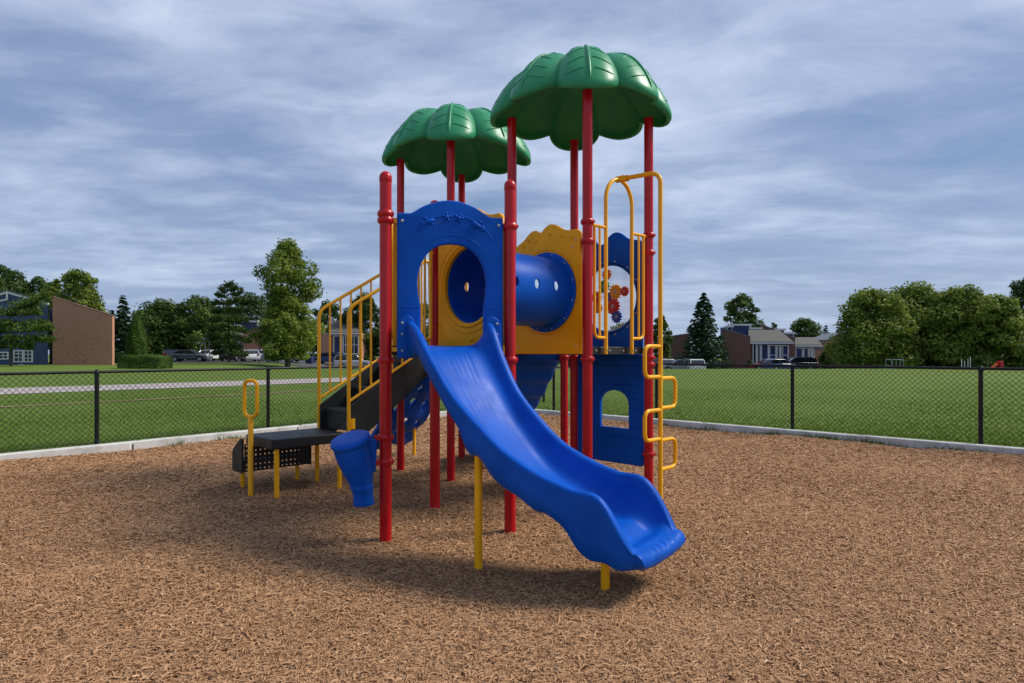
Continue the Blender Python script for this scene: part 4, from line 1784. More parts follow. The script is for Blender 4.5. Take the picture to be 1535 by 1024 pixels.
def pine(label, px, top, Z, base_z, seed, layers, mat='pine', group='conifers round the field', name='pine_tree', tuft=.38, n=420, tr=.13):
    """white pine: flat, separate, layered boughs. layers: (height fraction, [(dx_px, length_px, depth dir)...])"""
    global RNG
    keep = RNG; RNG = np.random.default_rng(seed)
    q = W(px, top, Z); H = q.z - base_z; k = Z / F
    root = tree_root(name, label, q.x, q.y, base_z, group=group)
    V, T, limbs = [], [], []
    for h, boughs in layers:
        for dx, dy, rise in boughs:
            tip = np.array([dx * k, dy * k, H * h + rise * k])
            L = np.linalg.norm(tip[:2])
            limbs.append((H * h * .985, tuple(tip)))
            m = int(n * (.4 + L / 2.2))
            s = .22 + .80 * RNG.random(m) ** .75
            P = tip[None] * s[:, None]; P[:, 2] = H * h + (tip[2] - H * h) * s ** 1.3
            wid = L * .24 * np.sin(np.clip(s, 0, 1) * pi * .93 + .15)
            P[:, 0] += RNG.normal(0, 1, m) * (wid * .45 + .05); P[:, 1] += RNG.normal(0, 1, m) * (wid + .10)
            P[:, 2] += np.abs(RNG.normal(0, .20, m)) + RNG.normal(0, .07, m)
            dir_ = np.zeros((m, 3)); dir_[:, 0] = RNG.normal(0, .6, m) + tip[0] / (L + .01) * .4; dir_[:, 1] = RNG.normal(0, .6, m); dir_[:, 2] = RNG.uniform(.0, .8, m)
            dir_ /= np.linalg.norm(dir_, axis=1)[:, None]
            sd = np.cross(dir_, rand_dirs(m)); sd /= np.linalg.norm(sd, axis=1)[:, None]
            ln = tuft * RNG.uniform(.5, 1.2, m)
            Q = np.zeros((m, 4, 3))
            Q[:, 0] = P; Q[:, 1] = P + dir_ * (ln * .5)[:, None] + sd * (ln * .17)[:, None]; Q[:, 2] = P + dir_ * ln[:, None]; Q[:, 3] = P + dir_ * (ln * .5)[:, None] - sd * (ln * .17)[:, None]
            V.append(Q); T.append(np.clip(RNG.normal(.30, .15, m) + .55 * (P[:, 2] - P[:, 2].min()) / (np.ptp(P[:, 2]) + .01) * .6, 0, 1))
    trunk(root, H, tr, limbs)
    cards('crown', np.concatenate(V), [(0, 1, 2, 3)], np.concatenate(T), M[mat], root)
    RNG = keep
    return root


def dense_form(name, label, cat, px0, px1, top, base, Z, base_z, seed, mat, n, kind, leaf=.12, group=None, depth=None):
    """clipped hedge (box) or column evergreen (cone)"""
    global RNG
    keep = RNG; RNG = np.random.default_rng(seed)
    p = W((px0 + px1) / 2, top, Z); H = p.z - base_z; R = (px1 - px0) / 2 * Z / F
    root = tree_root(name, label, p.x, p.y, base_z, cat, group)
    if kind == 'cone':
        t = RNG.random(n) ** .9; a = RNG.random(n) * 2 * pi
        prof = np.interp(t, [0, .1, .45, .8, .95, 1], [.78, .95, 1, .62, .27, .04])
        r = R * prof * (.86 + .16 * RNG.random(n) + .05 * np.sin(a * 7 + t * 9))
        P = np.stack([r * np.cos(a), r * np.sin(a), H * t], 1)
        Nn = np.stack([np.cos(a), np.sin(a), np.full(n, .35)], 1)
    else:
        dp = depth
        ar = np.array([2 * dp * H, 2 * R * H, 2 * R * dp, 2 * R * dp * .1])
        f = RNG.choice(4, n, p=ar / ar.sum())
        U1, U2 = RNG.uniform(-1, 1, n), RNG.uniform(-1, 1, n); sg = np.where(RNG.random(n) < .5, -1, 1)
        d = np.zeros((n, 3))
        for ax_ in range(3):
            k_ = (f == ax_) | ((f == 3) & (ax_ == 2))
            o_ = [q for q in range(3) if q != ax_]
            d[k_, ax_] = sg[k_] if ax_ < 2 else 1
            d[k_, o_[0]] = U1[k_]; d[k_, o_[1]] = U2[k_]
        P = d * np.array([R, dp, H * .5])
        rc = .22      # rounded edges
        q_ = np.array([R, dp, H * .5]) - rc
        cl = np.clip(P, -q_, q_); v_ = P - cl; ln_ = np.linalg.norm(v_, axis=1)[:, None] + 1e-6
        P = cl + v_ / ln_ * np.minimum(ln_, rc) + RNG.normal(0, .03, (n, 3)) + .05 * np.sin(P[:, :1] * 3.1)
        P[:, 2] += H * .5; Nn = d
    T = np.clip(RNG.normal(.5, .2, n), 0, 1)
    if kind == 'cone':
        trunk(root, H, .08)
    else:
        m = MB(); o = root.location
        for k in range(5):
            xx = o.x + R * (-.8 + .4 * k)
            m.tube([(xx, o.y, o.z - .1), (xx + .05, o.y, o.z + H * .8)], [.04, .02], 6)
        m.build('stem', M['bark'], root)
    cards('crown', leaf_quads(P, Nn, leaf, .5), [(0, 1, 2, 3)], T, M[mat], root)
    RNG = keep
    return root


BZ = .20      # ground at the left buildings
CZ = -.9      # car park level
# left side
broadleaf('dark bushy tree rising behind the white trimmed gable at far left', 5, 48, 399, 84, BZ, 101, 'leaf_dark', 8000, .34, .2)
broadleaf('dark bushy tree behind the blue house between the gable and brick wall', 58, 34, 417, 80, BZ, 102, 'leaf_dark', 7000, .34, .2)
broadleaf('small pale green tree tip just left of the brick wall top', 84, 12, 418, 74, BZ, 103, 'leaf_light', 2600, .30, .45)
broadleaf('pale green tree rising right behind the sloping brick wall', 121, 34, 405, 72, BZ, 104, 'leaf_light', 6200, .30, .3, 30)
spruce('dark pointed spruce just right of the brick wall', 184, 27, 441, 72, BZ, 105, n_lev=24)
spruce('thin dark spruce against the right edge of the brick wall', 168, 14, 462, 76, BZ, 118, n_lev=18)
dense_form('column_evergreen', 'smooth light green column shaped evergreen behind the clipped hedge', 'evergreen', 191, 219, 472, 540, 64, BZ, 106, 'arbor', 9000, 'cone', .17)
dense_form('hedge', 'clipped green hedge at the left end of the car park', 'hedge', 184, 252, 533.5, 553, 50, .12, 107, 'arbor', 15000, 'box', .085, depth=.9)
broadleaf('wide mid green tree left of centre behind the dark parked cars', 246, 46, 449, 88, CZ, 108, 'leaf_mid', 9000, .36, .12, 44)
broadleaf('low dark tree tucked behind the column evergreen', 214, 28, 466, 96, CZ, 109, 'leaf_dark', 5200, .36, .15)
broadleaf('mid green tree above the lamp posts, left of the tall pine', 300, 46, 443, 90, CZ, 110, 'leaf_mid', 8500, .36, .12, 40)
broadleaf('dark low tree filling the gap behind the lamp posts', 276, 60, 470, 98, CZ, 119, 'leaf_dark', 7000, .38, .02, 40)
pine('tall dark pine with layered boughs in front of the small brick building', 343, 430, 76, CZ, 111,
     [(.97, [(4, 0, 6), (-4, 2, 5)]), (.92, [(-13, 4, 4), (12, -3, 7)]), (.86, [(17, 4, 10), (-16, 0, 3)]), (.78, [(-24, 5, 2), (14, 0, 8), (5, -12, 0)]), (.70, [(-20, -6, -2), (16, 6, 2), (0, -15, 0)]),
      (.60, [(-26, 4, -2), (18, -6, -3), (2, -16, -2), (24, 4, -2)]), (.50, [(-28, 4, -3), (26, -6, -6), (-6, -18, -3)]), (.40, [(-30, 4, -4), (30, 2, -8), (0, -18, -3)]), (.30, [(-26, 4, -4), (16, -5, -5), (4, -17, -4)]), (.22, [(-22, 4, -3), (18, -8, -3), (28, -10, -5)])], 'leaf_dark', tuft=.46, n=270)
broadleaf('dark rounded tree far back between the pine and the tall tree', 378, 40, 440, 104, CZ, 112, 'leaf_dark', 6500, .40, .15)
broadleaf('tall light green tree standing highest left of the stairs', 431, 54, 360, 66, -.3, 113, 'leaf_light', 12500, .30, .14, 66, 'tall')
broadleaf('leafy lower side tree with drooping branches under the tall tree', 432, 38, 474, 63, -.2, 120, 'leaf_light', 5600, .28, .20, 30, 'round')
broadleaf('low dark tree filling the gap behind the tall pine', 346, 40, 463, 108, CZ, 148, 'leaf_dark', 6000, .40, .05)
broadleaf('low dark hedge like tree behind the beige roofed townhouse', 510, 46, 486, 110, CZ, 149, 'leaf_dark', 6000, .40, .02)
broadleaf('dark tree behind the stair rails', 492, 30, 452, 100, CZ, 114, 'leaf_dark', 5200, .40, .12)
broadleaf('dark green tree between the stair rails and the blue arch panel', 545, 36, 441, 94, CZ, 115, 'leaf_dark', 7000, .38, .1)
broadleaf('mid green tree mostly hidden behind the blue arch panel', 622, 40, 452, 96, CZ, 116, 'leaf_mid', 6000, .38, .1)
broadleaf('dark tree hidden behind the yellow tunnel panels', 720, 60, 462, 98, CZ, 117, 'leaf_dark', 6500, .40, .1)
# foreground pine before the blue house
pine('sparse green pine with long level boughs before the blue house', 16, 452, 56, BZ, 121,
     [(.80, [(52, 2, 28), (30, 6, 16)]), (.78, [(42, -3, 2), (-34, 2, 3), (10, -12, 0), (18, 10, 4)]), (.62, [(46, 3, 0), (-38, 2, -2), (8, -14, -2)]), (.52, [(60, -5, 4), (-30, 4, -1)]), (.40, [(58, 2, -2), (-34, -3, -2), (12, -14, -3)]), (.30, [(32, -6, -4), (-24, 4, -4)])], 'pine', tuft=.36, n=430, tr=.11)
# right side
broadleaf('slim green tree half hidden by the climbing pole', 991, 17, 474, 92, CZ, 131, 'leaf_mid', 4600, .36, .05, 26)
broadleaf('dark tree seen through the gear window', 930, 34, 486, 96, CZ, 144, 'leaf_dark', 5000, .38, .05, 26)
broadleaf('dark tree seen low between the red posts', 850, 40, 484, 98, CZ, 145, 'leaf_dark', 5000, .40, .05, 26)
spruce('large dark spruce left of the brick townhouses', 1055, 43, 437, 84, CZ, 132, n_lev=30, droop=.2)
broadleaf('mid green tree behind the blue clerestory of the townhouses', 1111, 29, 441, 104, CZ, 133, 'leaf_mid', 6500, .38, .15, 34)
broadleaf('rounded dense far tree above the second townhouse roof', 1206, 29, 477, 128, CZ, 134, 'leaf_mid', 6000, .44, .1, 34, 'dome')
broadleaf('small dark far tree just right of the townhouse chimney wall', 1160, 10, 484, 134, CZ, 135, 'leaf_dark', 2200, .42, .1, 16)
spruce('dark narrow far conifer right of the rounded far tree', 1238, 14, 486, 112, CZ, 136, n_lev=18)
spruce('small dark far conifer beside the wide tree group', 1256, 11, 480, 122, CZ, 137, n_lev=18)
broadleaf('wide light green tree at the left end of the right hand group', 1306, 58, 434, 67, -.5, 138, 'leaf_light', 12500, .34, .05, 60, 'dome', 'tree group at the right field edge', 'shade_tree')
broadleaf('tallest light green tree in the middle of the right hand group', 1372, 64, 425, 69, -.5, 139, 'leaf_light', 14500, .34, .06, 66, 'dome', 'tree group at the right field edge', 'shade_tree')
broadleaf('full light green tree right of the middle of the right hand group', 1437, 60, 429, 66, -.4, 140, 'leaf_light', 13500, .34, .06, 62, 'dome', 'tree group at the right field edge', 'shade_tree')
broadleaf('drooping light green tree at the right end of the right hand group', 1492, 48, 443, 63, -.3, 141, 'leaf_light', 10500, .34, .02, 50, 'dome', 'tree group at the right field edge', 'shade_tree')
broadleaf('dark green tree cut by the right edge of the picture', 1542, 38, 414, 80, CZ, 142, 'leaf_dark', 9000, .33, .1, 44)
broadleaf('small green bush in front of the townhouse brick end', 1243, 16, 521, 80, CZ, 143, 'leaf_mid', 1800, .26, .02, 14, 'dome', 'bushes at the townhouses', 'bush')
broadleaf('dark low bush under the right end of the tree group', 1474, 16, 533, 60, -.2, 146, 'leaf_mid', 1500, .24, .02, 12, 'dome', 'bushes at the townhouses', 'bush')
broadleaf('small bush at the corner of the townhouse windows', 1124, 6, 538, 82, CZ, 147, 'leaf_mid', 700, .22, .02, 8, 'dome', 'bushes at the townhouses', 'bush')

# ------------------------------------------------------------------ buildings
def quad_slab(mb, pts, d):
    mb.slab(pts, d)


def win(parent, name, x0, x1, z0, z1, y, fr=.07, bars=(), hbars=(), glass='dark_glass'):
    """window facing -Y at plane y (frame stands proud); bars are fractions"""
    m = MB()
    for a, b, c, d in ((x0, x1, z1 - fr, z1), (x0, x1, z0, z0 + fr), (x0, x0 + fr, z0 + fr, z1 - fr), (x1 - fr, x1, z0 + fr, z1 - fr)):
        m.box(((a + b) / 2, y - .03, (c + d) / 2), (b - a, .10, d - c))
    for f in bars:
        xx = x0 + (x1 - x0) * f
        m.box((xx, y - .025, (z0 + z1) / 2), (fr * .6, .07, z1 - z0 - 2 * fr))
    for f in hbars:
        zz = z0 + (z1 - z0) * f
        m.box(((x0 + x1) / 2, y - .022, zz), (x1 - x0 - 2 * fr, .06, fr * .6))
    o = m.build(name, M['white_trim'], parent)
    g = MB(); g.box(((x0 + x1) / 2, y - .012, (z0 + z1) / 2), (x1 - x0 - fr, .02, z1 - z0 - fr))
    g.build('pane', M[glass], o)
    return o


def P3(px, py, Z):
    p = W(px, py, Z); return p


# blue gabled house with the sloping brick end wall (far left)
Z = 62.0
root = empty('blue_house', (W(0, 540, Z).x, Z, BZ), 'navy blue house with white trimmed gable and tall sloping brick end wall', 'house')
X = lambda px: (px - CX) * Z / F
H_ = lambda py: CAMH + (YH - py) * Z / F
m = MB()
m.slab([(X(-75), Z, BZ - .3), (X(72), Z, BZ - .3), (X(72), Z, H_(455)), (X(12), Z, H_(438)), (X(-75), Z, H_(462))], (-6.5, 8, 0))
m.build('siding_wall', M['siding'], root)
m = MB()
m.slab([(X(72) + .004, Z + 1.2, BZ - .3), (X(87), Z + 1.2, BZ - .3), (X(87), Z + 1.2, H_(457.5)), (X(72) + .004, Z + 1.2, H_(455.8))], (-5.4, 6.5, 0))
m.build('recessed_wall', M['siding'], root)
m = MB()
for (a, b) in (((-75, 461.4), (12, 437)), ((12, 437), (74, 454.6))):
    pa, pb = Vector((X(a[0]), Z - .12, H_(a[1]))), Vector((X(b[0]), Z - .12, H_(b[1])))
    m.slab([pa, pb, pb - ZU * .19, pa - ZU * .19], (0, .10, 0))
m.box(((X(79)), Z + 1.12, H_(456)), (X(87) - X(73), .1, .16))
# small stepped trim left of the peak
m.box((X(12.2), Z - .135, H_(443)), (.14, .1, H_(437) - H_(449)))
pa, pb = Vector((X(-40), Z - .13, H_(459))), Vector((X(13), Z - .13, H_(447.5)))
m.slab([pa, pb, pb - ZU * .15, pa - ZU * .15], (0, .09, 0))
m.build('gable_trim', M['white_trim'], root)
m = MB()
for (a, b, nz) in (((-76, 461.5), (12, 436.6), .12), ((12, 436.6), (74.5, 454.4), .12)):
    pa, pb = Vector((X(a[0]), Z - .16, H_(a[1]) + .012)), Vector((X(b[0]), Z - .16, H_(b[1]) + .012))
    m.slab([pa, pb, pb + ZU * .1, pa + ZU * .1], (-6.6, 8.2, 0))
m.build('roof', M['shingle_blue'], root)
m = MB()
m.slab([(X(86.5), Z - .7, BZ - .3), (X(175), Z - .7, BZ - .3), (X(175), Z - .7, H_(474.5)), (X(86.5), Z - .7, H_(446.5))], (0, .35, 0))
br = m.build('brick_wall', M['brick'], root)
m = MB()
pa, pb = Vector((X(86.2), Z - .73, H_(446.5) + .004)), Vector((X(175.4), Z - .73, H_(474.5) + .004))
m.slab([pa, pb, pb + ZU * .07, pa + ZU * .07], (0, .42, 0))
m.build('coping', M['brick_dark'], br)
m = MB()
for px, py in ((121, 532), (132.5, 532.5), (124.5, 537), (120, 542), (132, 541.5), (137, 539), (113, 548), (128, 548)):
    m.box((X(px), Z - .705, H_(py)), (.10, .03, .07))
m.build('vent_brick', M['dark_glass'], br)
for a, b, c, d, bars, hb in ((-2, 13.3, 527.5, 539, (.5,), (.5,)), (21, 35.5, 525, 543, (.5,), (.4, .7)), (36.2, 49.5, 525, 543, (.5,), (.33, .66))):
    win(root, 'window', X(a), X(b), H_(d), H_(c), Z - .01, .10, bars, hb)
m = MB(); m.box((X(33), Z - .06, (H_(546) + BZ - .2) / 2), (.5, .12, H_(546) - BZ + .2)); m.build('doorstep', M['concrete'], root)

# small brick building with blue clerestory left of the tall tree
Z = 92.0
X = lambda px: (px - CX) * Z / F
H_ = lambda py: CAMH + (YH - py) * Z / F


def townhouse(name, label, Zf, brick_px, brick_top, roof_px, roof_top, eave_y, base_z, cler, windows, brickmat='brick', side='left', depth=9.0):
    """front faces -Y at depth Zf. brick_px: (x0,x1) projecting brick end wall; roof_px: (x0,x1) slope; cler: (x0,x1,y_top,y_bot) blue band above the roof"""
    X = lambda px: (px - CX) * Zf / F
    Hh = lambda py: CAMH + (YH - py) * Zf / F
    root = empty(name, (X((roof_px[0] + roof_px[1]) / 2), Zf, base_z), label, 'townhouse', 'brick townhouses round the car park')
    # front wall under the eave
    m = MB()
    m.slab([(X(roof_px[0]), Zf, base_z - .3), (X(roof_px[1]), Zf, base_z - .3), (X(roof_px[1]), Zf, Hh(eave_y)), (X(roof_px[0]), Zf, Hh(eave_y))], (0, depth, 0))
    m.build('front_wall', M[brickmat], root)
    # brick end wall, mono pitch
    (bx0, bx1), (ty0, ty1) = brick_px, brick_top
    m = MB()
    m.slab([(X(bx0), Zf - .6, base_z - .3), (X(bx1), Zf - .6, base_z - .3), (X(bx1), Zf - .6, Hh(ty1)), (X(bx0), Zf - .6, Hh(ty0))], (0, .58, 0))
    bw = m.build('brick_wall', M[brickmat], root)
    m = MB()
    pa, pb = Vector((X(bx0) - .05, Zf - .64, Hh(ty0) + .004)), Vector((X(bx1) + .05, Zf - .64, Hh(ty1) + .004))
    m.slab([pa, pb, pb + ZU * .12, pa + ZU * .12], (0, .66, 0)); m.build('coping', M['shingle_blue'], bw)
    # sloping roof: from the eave in front up to the ridge behind
    m = MB()
    e0, e1 = Vector((X(roof_px[0]) - .15, Zf - .35, Hh(eave_y) + .02)), Vector((X(roof_px[1]) + .15, Zf - .35, Hh(eave_y) + .02))
    Zr = Zf + depth * .55
    k = Zr / Zf
    zr_ = CAMH + (YH - roof_top) * Zr / F
    r0, r1 = Vector(((roof_px[0] - CX) * Zr / F - .15 * 0, Zr, zr_)), Vector(((roof_px[1] - (18 if roof_px[1] - roof_px[0] > 40 else 6) - CX) * Zr / F, Zr, zr_))
    m.slab([e0, e1, r1, r0], (0, 0, .14)); m.build('roof', M['shingle'], root)
    m = MB(); m.box(((e0.x + e1.x) / 2, Zf - .40, e0.z - .05), (e1.x - e0.x + .1, .09, .20)); m.build('fascia', M['white_trim'], root)
    for (c0, c1, cy0, cy1) in cler:
        Zc = Zr + .6
        xc = lambda px: (px - CX) * Zc / F
        zc = lambda py: CAMH + (YH - py) * Zc / F
        m = MB(); m.slab([(xc(c0), Zc, zc(cy1) - 1.5), (xc(c1), Zc, zc(cy1) - 1.5), (xc(c1), Zc, zc(cy0)), (xc(c0), Zc, zc(cy0))], (0, 3, 0))
        co = m.build('clerestory', M['siding'], root)
        m = MB(); m.box(((xc(c0) + xc(c1)) / 2, Zc - .1, zc(cy0) + .05), (xc(c1) - xc(c0) + .4, .5, .26))
        m.box((xc(c0) - .02, Zc - .06, (zc(cy0) + zc(cy1)) / 2), (.14, .1, zc(cy0) - zc(cy1) - .1)); m.box((xc(c1) + .02, Zc - .06, (zc(cy0) + zc(cy1)) / 2), (.14, .1, zc(cy0) - zc(cy1) - .1))
        m.build('clerestory_trim', M['white_trim'], co)
    for (w0, w1, wy0, wy1, bars, hb, gl) in windows:
        win(root, 'window', X(w0), X(w1), Hh(wy1), Hh(wy0), Zf - .01, .13, bars, hb, gl)
    return root


r_ = townhouse('brick_townhouse', 'small brick townhouse with grey roof between the pine and the tall tree', 92, (367, 408), (498, 486), (351, 368), 488, 507, CZ, [(352, 386, 482.5, 489.5)],
               [(353, 358, 509, 543, (), (), 'dark_glass'), (359, 366, 509, 543, (.5,), (), 'dark_glass')])
r2 = townhouse('brick_townhouse', 'brick townhouse with beige roof seen through the yellow stair rails', 90, (478, 497), (497, 503), (497, 542), 482, 500, CZ, [(516, 545, 472, 482)],
               [(500, 513, 503, 545, (), (), 'navy_panel'), (514, 522, 503, 531, (.5,), (.5,), 'dark_glass'), (524, 538, 503, 531, (.5,), (.5,), 'dark_glass')], 'brick')
townhouse('brick_townhouse', 'nearer brick townhouse on the right with blank brick end and tall white windows', 86, (1082, 1122), (494, 505.5), (1122, 1186), 496, 514, CZ, [(1090, 1097, 490, 496), (1097, 1124, 487.6, 496), (1124, 1140, 493, 497)],
          [(1128, 1134, 515, 546, (), (), 'dark_glass'), (1134.5, 1140, 515, 546, (), (), 'dark_glass'), (1140.5, 1152, 515, 545, (), (), 'navy_panel'), (1152.5, 1163.5, 517, 545, (), (.45,), 'navy_panel'), (1164, 1169, 517, 545, (), (), 'dark_glass'), (1169.5, 1182, 517, 545, (.3,), (.45,), 'navy_panel')], 'brick_dark')
townhouse('brick_townhouse', 'farther brick townhouse on the right behind a stepped brick party wall', 92, (1140, 1189), (487.5, 507.5), (1189, 1229), 507, 518.5, CZ, [(1150, 1175, 494.5, 503), (1175, 1189, 500, 506)],
          [(1192, 1203, 521, 545, (), (), 'navy_panel'), (1204, 1212, 521, 545, (), (.4,), 'navy_panel'), (1213, 1217, 521, 545, (), (), 'dark_glass'), (1217.5, 1227, 521, 545, (.3,), (.4,), 'navy_panel')], 'brick_dark')
# plain brick ends
for lab, x0, x1, t0, t1, Zf, mt in (('low dark brick building end half hidden by the large spruce', 1006, 1034, 505.5, 501, 98, 'brick_dark'),
                                    ('low brick building end under the left of the tree group', 1256, 1306, 523, 523, 78, 'brick'),
                                    ('brick wall end of the last townhouse beside the small bush', 1230, 1238, 515, 515, 95, 'brick'),
                                    ('far brick house with pale gable just left of the tree group', 1240, 1262, 511, 500, 104, 'brick')):
    X = lambda px: (px - CX) * Zf / F
    Hh = lambda py: CAMH + (YH - py) * Zf / F
    rt = empty('brick_building', (X((x0 + x1) / 2), Zf, CZ), lab, 'building', 'plain brick building ends')
    m = MB(); m.slab([(X(x0), Zf, CZ - .3), (X(x1), Zf, CZ - .3), (X(x1), Zf, Hh(t1)), (X(x0), Zf, Hh(t0))], (0, 6, 0)); m.build('brick_wall', M[mt], rt)
    m = MB(); pa, pb = Vector((X(x0) - .1, Zf - .1, Hh(t0) + .01)), Vector((X(x1) + .1, Zf - .1, Hh(t1) + .01))
    m.slab([pa, pb, pb + ZU * .18, pa + ZU * .18], (0, 6.3, 0)); m.build('roof', M['shingle_blue'], rt)

# ------------------------------------------------------------------ cars
GLASS = M['dark_glass']


def build_car(label, loc, yaw, col, kind='sedan', s=1.0):
    root = empty('parked_car', loc, label, 'car', 'cars in the car park')
    if kind == 'sedan':
        L, Wd = 4.7, 1.80
        low = [(-2.35, .38), (-2.33, .72), (-2.2, .90), (-1.55, .95), (.95, .93), (1.9, .80), (2.28, .66), (2.35, .42), (2.30, .26)]
        top = [(-1.75, .93), (-1.05, 1.36), (-.2, 1.44), (.35, 1.40), (1.15, .93)]
    elif kind == 'suv':
        L, Wd = 4.7, 1.88
        low = [(-2.32, .45), (-2.32, .85), (-2.25, 1.05), (.95, 1.06), (1.95, .98), (2.28, .80), (2.35, .48), (2.30, .32)]
        top = [(-2.25, 1.04), (-2.0, 1.60), (-1.7, 1.70), (.1, 1.70), (.45, 1.62), (1.15, 1.05)]
    else:
        L, Wd = 4.1, 1.74
        low = [(-2.02, .40), (-2.05, .75), (-1.98, .98), (.85, .95), (1.65, .86), (2.0, .68), (2.05, .42), (2.0, .28)]
        top = [(-2.0, .97), (-1.65, 1.40), (-1.2, 1.50), (.1, 1.48), (.4, 1.42), (1.1, .95)]
    wx = [-L * .29, L * .30]; wr = .32

    def arch(cx):
        return [(cx + (wr + .06) * cos(t), .30 + (wr + .06) * sin(t)) for t in np.linspace(pi, 0, 9)]
    body = [(-L / 2 + .05, .26)] + [(cx, z) for cx, z in low]
    bottom = []
    for cx in reversed(wx):
        bottom += list(reversed(arch(cx)))
    poly = body + [(L / 2 - .12, .24)] + [(x, max(z, .24)) for x, z in bottom] + [(-L / 2 + .1, .24)]
    xd = Vector((1, 0, 0))
    mt = frame((0, 0, 0), xd)
    me = panel_mesh([poly], [], Wd, .09, mt)
    bo = link('body', me, col, root, 40)
    me = panel_mesh([top], [], Wd - .22, .10, frame((0, 0, 0), xd)); wo = link('windows', me, GLASS, root, 40)
    # roof skin and pillars
    roof = [p for p in top if p[1] > 1.3]
    m = MB()
    y = (Wd - .30) / 2
    for a, b in zip(roof[:-1], roof[1:]):
        m.slab([(a[0], -y, a[1] - .012), (b[0], -y, b[1] - .012), (b[0], y, b[1] - .012), (a[0], y, a[1] - .012)], (0, 0, .035))
    for sg in (-1, 1):
        yy = sg * ((Wd - .22) / 2 - .012)
        for (a, b) in ((top[0], top[1]), (top[-1], top[-2])):
            m.tube([(a[0], yy, a[1]), (b[0], yy * .97, b[1])], .04, 6)
        mid = (top[1][0] + top[-2][0]) / 2
        m.tube([(mid, yy, .95), (mid, yy * .98, roof[len(roof) // 2][1] - .02)], .035, 6)
    r = m.build('roof', col, root, org=(0, 0, 0))
    for cx in wx:
        for sg in (-1, 1):
            m = MB(); m.lathe([(.0, -.10), (wr - .04, -.10), (wr, -.07), (wr, .07), (wr - .04, .10), (wr * .62, .10)], (cx, sg * (Wd / 2 - .10), wr), 20, (0, sg, 0))
            w_ = m.build('wheel', M['tyre'], root, org=(0, 0, 0))
            m = MB(); m.lathe([(wr * .64, .09), (wr * .60, .105), (.06, .085), (0, .10)], (cx, sg * (Wd / 2 - .10), wr), 14, (0, sg, 0))
            m.build('rim', M['rim'], w_, org=(0, 0, 0))
    zt = low[1][1]
    for sg in (-1, 1):
        m = MB(); m.box((L / 2 - .10, sg * (Wd / 2 - .30), zt - .04), (.16, .36, .13)); m.build('headlight', M['white_light'], root, bevel=.03, org=(0, 0, 0))
        m = MB(); m.box((-L / 2 + .05, sg * (Wd / 2 - .26), zt + .10), (.14, .30, .18)); m.build('tail_light', M['red_light'], root, bevel=.03, org=(0, 0, 0))
    root.rotation_euler = (0, 0, yaw)
    root.scale = (s, s, s)
    return root


cp_silver = car_paint('silver_car_paint', (.32, .34, .36)); cp_grey = car_paint('grey_car_paint', (.10, .12, .13)); cp_black = car_paint('black_car_paint', (.012, .013, .015))
cp_white = car_paint('white_car_paint', (.72, .72, .72)); cp_blue = car_paint('blue_car_paint', (.03, .07, .20)); cp_red = car_paint('red_car_paint', (.28, .012, .018)); cp_navy = car_paint('navy_car_paint', (.010, .016, .04))


def car(label, px, top, Z, yaw, col, kind='sedan'):
    hgt = {'sedan': 1.44, 'suv': 1.70, 'hatch': 1.5}[kind]
    p = W(px, top, Z)
    return build_car(label, (p.x, Z, max(p.z - hgt, lawn_h(p.x, Z) + .05) if False else lawn_h(p.x, Z) + .055), radians(yaw), col, kind)


car('silver grey sedan parked side-on next to the clipped hedge', 284, 538, 78, 8, cp_grey, 'sedan')
car('dark hatchback half hidden behind the grey sedan and hedge', 262, 538, 83, 100, cp_navy, 'hatch')
car('white car with red tail lights behind the lamp posts', 317, 537, 84, 80, cp_white, 'sedan')
car('black car parked nose-in left of the brick townhouse', 349, 536, 82, 95, cp_black, 'suv')
car('white sedan in front of the small brick townhouse', 375, 538, 80, 120, cp_white, 'sedan')
car('blue hatchback between the white sedan and silver wagon', 399, 540, 84, 60, cp_blue, 'hatch')
car('silver wagon parked in front of the tall tree', 424, 537, 76, 175, cp_silver, 'suv')
car('blue car seen through the near stair rails', 492, 540, 82, 170, cp_blue, 'hatch')
car('silver car seen through the far stair rails', 528, 538, 80, 20, cp_silver, 'suv')
car('dark car half hidden behind the right red post', 990, 540, 88, 75, cp_grey, 'hatch')
car('silver sedan left of the yellow climbing pole end', 1020, 544, 74, 170, cp_silver, 'sedan')
car('white car at the left end of the right car park', 1000, 545, 78, 80, cp_white, 'sedan')
car('white hatchback next to the silver sedan on the right', 1041, 546, 73, 85, cp_white, 'hatch')
car('red car in front of the nearer townhouse windows', 1152, 540, 79, 175, cp_red, 'sedan')
car('dark blue car right of the red car', 1168, 543, 76, 20, cp_blue, 'hatch')
car('long black vehicle in front of the farther townhouse', 1193, 540, 78, 178, cp_navy, 'suv')

# ------------------------------------------------------------------ lamp posts, bins, small play frames
for px, topy, Z, lab in ((300, 515, 84, 'thin dark lamp post left of the pair behind the cars'), (307.5, 509, 82, 'middle grey lamp post with flat twin head behind the cars'), (314, 507, 80, 'tallest grey lamp post right of the pair behind the cars')):
    b = W(px, topy, Z); z0 = lawn_h(b.x, Z)
    rt = empty('lamp_post', (b.x, Z, z0), lab, 'lamp post', 'lamp posts in the car park')
    m = MB(); m.lathe([(.10, 0), (.085, .3), (.065, b.z - z0)], (b.x, Z, z0), 10); m.build('pole', M['lamp_metal'], rt)
    for sg in (-1, 1):
        m = MB(); m.box((b.x + sg * .38, Z, b.z + .03), (.55, .30, .12)); h = m.build('lamp_head', M['lamp_metal'], rt, bevel=.03)
        m = MB(); m.box((b.x + sg * .40, Z, b.z - .04), (.36, .22, .02)); m.build('lens', M['white_trim'], h)

